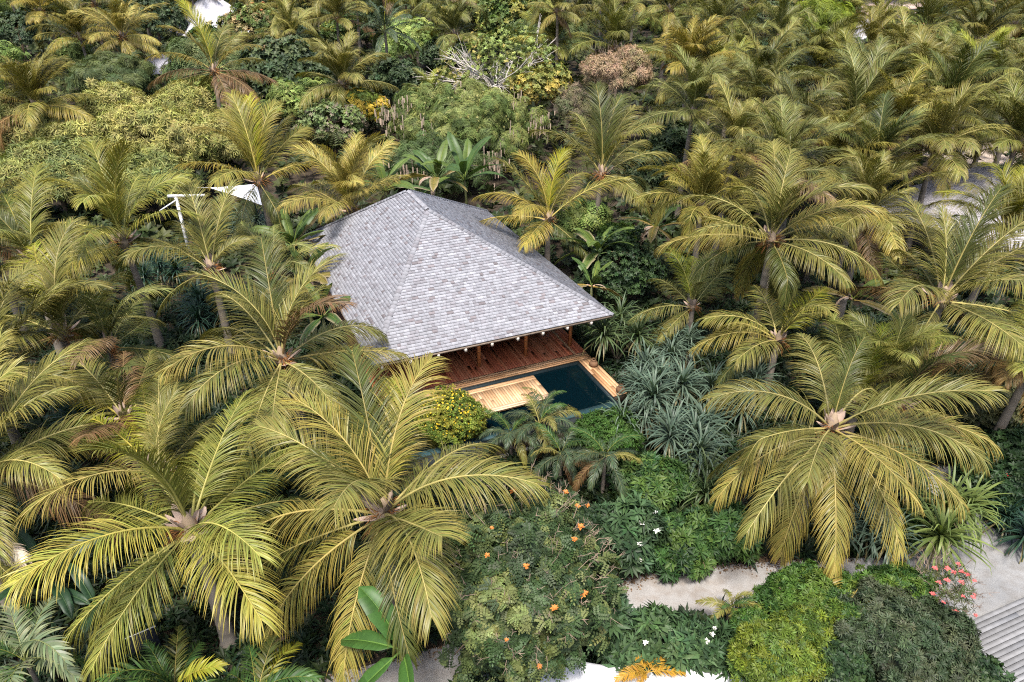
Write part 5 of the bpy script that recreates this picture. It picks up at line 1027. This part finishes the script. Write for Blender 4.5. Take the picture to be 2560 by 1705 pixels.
b.box(-2.0, 1.72, -1.34, .45, ZD - .07, ZD - .004, (.40, .24, .12)); b.box(-1.9, -1.7, -1.2, .3, .1, ZD - .08, (.03, .03, .03)); b.box(1.3, 1.5, -1.2, .3, .1, ZD - .08, (.03, .03, .03))
link('frame', b.mesh('frame', M_plank), plat)
def lantern(x, y, label):
    root = thing('woven_lantern', label, 'lantern', (x, y, ZD + .005), 0, 'woven lanterns on the pool edge'); b = MB()
    prof = np.array([(.02, 0), (.14, .0), (.19, .05), (.205, .12), (.19, .18), (.14, .235), (.11, .26), (.115, .30), (.10, .33), (.07, .34), (.06, .31)])
    k = 22; n = 20; f = np.linspace(0, len(prof) - 1, k); pr = np.stack([np.interp(f, np.arange(len(prof)), prof[:, i]) for i in (0, 1)], -1); pr[1::2, 0] *= .94
    b.lathe(pr, n, (.20, .115, .07)); link('basket_body', b.mesh('basket_body', M_wood), root)
    b = MB(); a = np.linspace(0, np.pi, 9); b.tube(np.stack([.09 * np.cos(a), 0 * a, .33 + .10 * np.sin(a)], -1), .009, 5, (.16, .09, .05)); link('handle', b.mesh('handle', M_wood), root)
lantern(3.62, 27.1, 'brown woven lantern on the pool edge nearest the roof corner'); lantern(4.55, 25.05, 'brown woven lantern at the front end of the pool edge')

# ---------------------------------------------------------------- other structures
def poly(name, pts, z, m, fine=True):
    import bmesh
    bm = bmesh.new(); vs = [bm.verts.new((x, y, z)) for x, y in pts]; bm.faces.new(vs); bmesh.ops.triangulate(bm, faces=bm.faces[:])
    me = bpy.data.meshes.new(name); bm.to_mesh(me); bm.free(); me.materials.append(m)
    if me.polygons[0].normal.z < 0: me.flip_normals()
    return me
def smooth_pts(p, k=5):
    p = np.array(p, float); n = len(p); out = []
    for i in range(n - 1):
        a, b_, c, d = p[max(i - 1, 0)], p[i], p[i + 1], p[min(i + 2, n - 1)]
        for t in np.arange(k) / k: out.append(.5 * ((2 * b_) + (c - a) * t + (2 * a - 5 * b_ + 4 * c - d) * t * t + (3 * b_ - a - 3 * c + d) * t ** 3))
    return [tuple(q) for q in out] + [tuple(p[-1])]
gx = np.linspace(-330, 330, 67); gy = np.concatenate([np.linspace(-60, 30, 10), np.linspace(38, 460, 48)])
V = [(x, y, float(zg(x, y))) for y in gy for x in gx]; n = len(gx)
structure('ground', mesh('ground', V, [(j * n + i, j * n + i + 1, (j + 1) * n + i + 1, (j + 1) * n + i) for j in range(len(gy) - 1) for i in range(n - 1)], None, None, M_soil))
up_edge = smooth_pts([(-8, 11.6), (-4, 12.6), (0, 13.9), (2.4, 14.9), (3.3, 15.5), (4.4, 15.95), (5.8, 16.15), (7.2, 16.25), (8.6, 16.35), (10.6, 16.45)])
lo_edge = smooth_pts([(10.6, 14.6), (9.2, 14.9), (7.9, 14.9), (6.8, 14.5), (5.5, 14.1), (3.9, 13.8), (2.4, 13.6), (0, 12.4), (-4, 11.2), (-8, 10.2)])
structure('gravel_path', poly('gravel_path', up_edge + lo_edge, .004, M_gravel))
cpts = smooth_pts([(10.5, 16.45), (12.2, 16.6), (13.5, 17.4), (14.4, 18.6), (14.9, 19.8), (15.2, 21)]) + smooth_pts([(16.7, 21), (16.45, 19.6), (16.1, 18.5), (16.5, 17.6), (17.5, 17.1), (20, 17), (24, 16)]) + [(24, 10)] + smooth_pts([(12.2, 10.5), (12.0, 12.5), (11.8, 13.9), (11.1, 14.4), (10.5, 14.6)])
structure('concrete_path', poly('concrete_path', cpts, .008, M_concrete))
for cx_, cy_, r_ in ((40, 79, 5), (51, 93, 5), (38.5, 60, 3.2), (30, 44, 4)):
    a = np.linspace(0, 2 * np.pi, 15)[:-1]; P_ = [(cx_ + r_ * math.cos(t) * 1.5, cy_ + r_ * math.sin(t)) for t in a]
    V = [(x, y, float(zg(x, y)) + .02) for x, y in P_] + [(cx_, cy_, float(zg(cx_, cy_)) + .02)]
    structure('sand_clearing', mesh('sand_clearing', V, None, [(i, (i + 1) % 14, 14) for i in range(14)], None, M_sand))
rg = np.random.default_rng(11)
bw = thing('boardwalk', 'weathered grey boardwalk in the bottom right corner', 'boardwalk', (12.62, 13.69, 0), R(22.3))
b = MB(); planks(b, 0, 7.5, -4.5, 0, .15, 'x', .145, [(.22, .22, .225), (.235, .235, .24), (.21, .21, .215)], .014, .03, 12); link('board_panel', b.mesh('board_panel', M_shingle), bw)
b = MB(); 
for x in np.arange(.1, 7.4, .8): b.box(x, x + .06, -4.48, -.02, .01, .118, (.05, .045, .04))
link('joist', b.mesh('joist', M_dark), bw)
b = MB(); inn = np.array(smooth_pts([(1.0, 12.4), (1.95, 12.12), (2.72, 12.0), (3.62, 12.0), (4.55, 12.15), (5.28, 12.36), (5.95, 12.7)], 6)); tn = np.gradient(inn, axis=0); tn /= np.linalg.norm(tn, axis=1)[:, None]; nr = np.stack([tn[:, 1], -tn[:, 0]], -1)
prof = [(0, 0), (0, .80), (.02, .86), (.06, .895), (.12, .91), (.9, .92), (1.3, .90), (1.36, .85), (1.38, .78), (1.38, 0)]
V = [(p[0] + q[0] * o_, p[1] + q[1] * o_, z_) for p, q in zip(inn, nr) for o_, z_ in prof]; k = len(prof)
b.add(V, [(i * k + j, i * k + j + 1, (i + 1) * k + j + 1, (i + 1) * k + j) for i in range(len(inn) - 1) for j in range(k - 1)], None, (.80, .80, .80))
tag(link('curved_ledge', b.mesh('curved_ledge', M_paint, True)), 'smooth white curved masonry ledge at the bottom edge, partly behind bushes', 'wall')
pn = thing('black_panel', 'black flat panel with a pale top edge in the shade at the lower left', 'panel', (-10.2, 13.05, 0), R(32))
b = MB(); b.add([(-.38, -.30, .22), (.38, -.30, .22), (.38, .12, .66), (-.38, .12, .66), (-.38, -.27, .18), (.38, -.27, .18), (.38, .15, .62), (-.38, .15, .62)], [(0, 1, 2, 3), (7, 6, 5, 4), (0, 4, 5, 1), (1, 5, 6, 2), (3, 7, 4, 0)], None, (.012, .014, .02)); link('sheet', b.mesh('sheet', M_dark), pn)
b = MB(); b.beam((-.39, .135, .65), (.39, .135, .65), .03, .05, (.5, .5, .5)); link('edge_strip', b.mesh('edge_strip', M_paint), pn)
b = MB(); b.box(-.3, -.26, .1, .14, 0, .6, (.04, .04, .04)); b.box(.26, .3, .1, .14, 0, .6, (.04, .04, .04)); link('leg', b.mesh('leg', M_dark), pn)
bo = MB(); bo.lathe([(0, 0), (.13, 0), (.12, .55), (.10, .6), (0, .61)], 10, (.36, .35, .36)); tag(link('stone_bollard', bo.mesh('stone_bollard', M_wall), None, (-.15, 13.42, 0)), 'small grey stone bollard showing through the orange flowered tree', 'bollard')
# white shade sail and its post
sl = thing('shade_sail', 'white stretched shade sail between palms at the left', 'shade sail', (-16.0, 40.3, 4.2))
b = MB(); A_, B_, D_ = np.array((-1.6, .35, .1)), np.array((1.35, .8, .22)), np.array((2.3, -2.2, -.1)); nS = 12; V = []; idx = {}
for i in range(nS + 1):
    for j in range(nS + 1 - i):
        u, v = i / nS, j / nS; w = 1 - u - v; p = A_ * w + B_ * u + D_ * v; sag = 4 * (u * v + v * w + u * w) * .0 - 1.1 * u * v * w; pull = .5 * (u * v + v * w + w * u); p = p + ((A_ + B_ + D_) / 3 - p) * pull * .55 + np.array([0, 0, sag]); idx[i, j] = len(V); V.append(p)
T = [(idx[i, j], idx[i + 1, j], idx[i, j + 1]) for i in range(nS) for j in range(nS - i)] + [(idx[i + 1, j], idx[i + 1, j + 1], idx[i, j + 1]) for i in range(nS - 1) for j in range(nS - 1 - i)]
b.add(V, None, T, (.8, .8, .82)); link('cloth', b.mesh('cloth', M_paint, True), sl)
b = MB(); b.tube([A_, A_ * 1.5 + (0, 0, -.1)], .012, 5, (.6, .6, .6)); link('rope', b.mesh('rope', M_paint), sl)
po = thing('white_frame', 'white timber post with beam and brace left of the shade sail', 'frame', (-19.1, 39.5, 0))
b = MB(); b.box(-.07, .07, -.07, .07, 0, 4.1, (.75, .75, .78)); link('post', b.mesh('post', M_paint), po)
b = MB(); b.beam((-.45, 0, 4.18), (1.55, .25, 4.14), .12, .14, (.75, .75, .78)); link('beam', b.mesh('beam', M_paint), po)
b = MB(); b.beam((.06, 0, 4.0), (-.85, -.6, 3.5), .07, .07, (.7, .7, .72)); link('brace', b.mesh('brace', M_paint), po)
def hut(x, y, half, ze, za, label, col, rot=.3, name='thatched_hut', cat='hut', cw=(.3, .25, .2)):
    z0 = float(zg(x, y)); root = thing(name, label, cat, (x, y, z0), rot); b = MB(); rg = np.random.default_rng(int(abs(x) * 10)); n = 26
    for s_ in range(4):
        a0 = s_ * math.pi / 2; V = []; cols = []
        for i in range(n + 1):
            f = i / n; hw = half * (1 - f) + .06; zz = ze + (za - ze) * f
            for q in range(17):
                g = -1 + q / 8; p = np.array([g * hw, -hw - .03 * rg.random(), zz + .05 * rg.random()]); c_, s2 = math.cos(a0), math.sin(a0); V.append((p[0] * c_ - p[1] * s2, p[0] * s2 + p[1] * c_, p[2])); cols.append(np.array(col) * rg.normal(1, .12))
        b.add(V, [(i * 17 + q, i * 17 + q + 1, (i + 1) * 17 + q + 1, (i + 1) * 17 + q) for i in range(n) for q in range(16)], None, np.array(cols))
    link('roof', b.mesh('roof', M_thatch), root); b = MB(); h2 = half * .75; b.box(-h2, h2, -h2, h2, 0, ze + .4, cw); link('wall', b.mesh('wall', M_wall), root)
hut(27.6, 41.2, 4.4, 2.4, 5.4, 'grey thatched hut roof showing between palms at the right', (.40, .38, .40), .5)
hut(-37.6, 99, 5.0, 3.0, 7.4, 'tall pointed grey thatched roof at the top left', (.50, .49, .52), .7)
hut(-35.8, 77, 2.6, 2.9, 4.6, 'low grey roof behind the feathery tree at the upper left', (.42, .41, .45), .2)
hut(47.5, 101, 3.2, 2.6, 4.6, 'small grey roof in front of the pale house at the top right', (.42, .39, .42), .4)
hut(42.6, 93.5, 2.4, 2.8, 4.4, 'little pale grey roof tip right of the bright green round tree', (.45, .43, .45), .1)
hs = thing('pale_house', 'pale pink and white house at the top right edge', 'house', (58, 121, float(zg(58, 121))), .1)
b = MB(); b.box(-7, 7, -3, 3, 0, 4.0, (.62, .47, .40)); link('wall', b.mesh('wall', M_wall), hs)
b = MB(); b.box(-7.3, 7.3, -3.3, 3.3, 4.0, 4.5, (.78, .76, .76)); b.box(-1, 5.5, -1.5, 2.5, 4.5, 6.6, (.78, .76, .76)); link('roof', b.mesh('roof', M_wall), hs)
wf = MB(); wf.box(-.6, .6, -.04, .04, 0, 1.1, (.05, .05, .06)); wfm = wf.mesh('window', M_dark)
for x in (-4.5, -1.5, 1.5, 4.5): link('window', wfm, hs, (x, -3.03, 1.6))

# ---------------------------------------------------------------- undergrowth that nobody could count
rg = np.random.default_rng(21)
def inside(pts, X, Y):
    r = np.zeros(len(X), bool); n = len(pts); j = n - 1
    for i in range(n):
        xi, yi = pts[i][:2]; xj, yj = pts[j][:2]
        c_ = ((yi > Y) != (yj > Y)) & (X < (xj - xi) * (Y - yi) / (yj - yi + 1e-12) + xi); r ^= c_; j = i
    return r
def clear(X, Y, m=0.0):
    ok = ~inside(up_edge + lo_edge, X, Y) & ~inside(cpts, X, Y) & ~inside([(12.5, 13.7), (20, 16.8), (22, 10), (13.3, 11.8)], X, Y)
    c_, s_ = math.cos(TH), math.sin(TH); u = (X - OX) * c_ + (Y - OY) * s_; v = -(X - OX) * s_ + (Y - OY) * c_
    ok &= ~((u > -5.2) & (u < 4.9) & (v > -3.6) & (v < 13)); ok &= ~((X > .5) & (X < 6.2) & (Y < 12.2) & (Y > 10))
    return ok
mb = MB()  # leaf colours darkened to paint shade into the gaps below the palms
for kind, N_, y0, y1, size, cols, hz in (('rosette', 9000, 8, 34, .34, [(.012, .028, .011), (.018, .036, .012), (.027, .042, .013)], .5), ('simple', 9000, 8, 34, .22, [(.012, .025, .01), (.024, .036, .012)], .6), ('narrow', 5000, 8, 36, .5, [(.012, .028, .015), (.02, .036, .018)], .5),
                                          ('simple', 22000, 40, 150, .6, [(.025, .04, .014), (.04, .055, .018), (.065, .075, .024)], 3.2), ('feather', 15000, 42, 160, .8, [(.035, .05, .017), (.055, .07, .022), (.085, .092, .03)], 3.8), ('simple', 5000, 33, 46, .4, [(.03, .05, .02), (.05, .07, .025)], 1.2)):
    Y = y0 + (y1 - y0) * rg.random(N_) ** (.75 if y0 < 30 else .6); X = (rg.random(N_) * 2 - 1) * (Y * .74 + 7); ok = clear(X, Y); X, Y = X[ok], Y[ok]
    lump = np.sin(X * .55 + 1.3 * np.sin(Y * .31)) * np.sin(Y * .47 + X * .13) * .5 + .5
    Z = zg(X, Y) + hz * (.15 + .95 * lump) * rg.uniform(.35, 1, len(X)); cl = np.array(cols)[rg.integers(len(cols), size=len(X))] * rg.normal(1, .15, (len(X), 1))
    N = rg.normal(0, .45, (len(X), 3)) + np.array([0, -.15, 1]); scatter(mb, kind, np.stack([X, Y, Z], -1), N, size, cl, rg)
o = link('undergrowth', mb.mesh('undergrowth', M_leaf)); o['kind'] = 'stuff'; o['label'] = 'leafy undergrowth, leaves coloured darker as shade, filling the gaps below the palms'
# dry litter along the path edges
mb = MB(); P_ = np.array(up_edge); k = rg.integers(0, len(P_), 2600); X = P_[k, 0] + rg.normal(0, .35, 2600); Y = P_[k, 1] - np.abs(rg.normal(0, .22, 2600)) + .15
scatter(mb, 'simple', np.stack([X, Y, np.full(2600, .02)], -1), rg.normal(0, .25, (2600, 3)) + np.array([0, 0, 1]), .035, np.array([(.20, .12, .07), (.13, .085, .055), (.28, .19, .12)])[rg.integers(3, size=2600)], rg)
o = link('leaf_litter', mb.mesh('leaf_litter', M_leaf)); o['kind'] = 'stuff'; o['label'] = 'dry brown leaf litter along the upper edge of the gravel path'
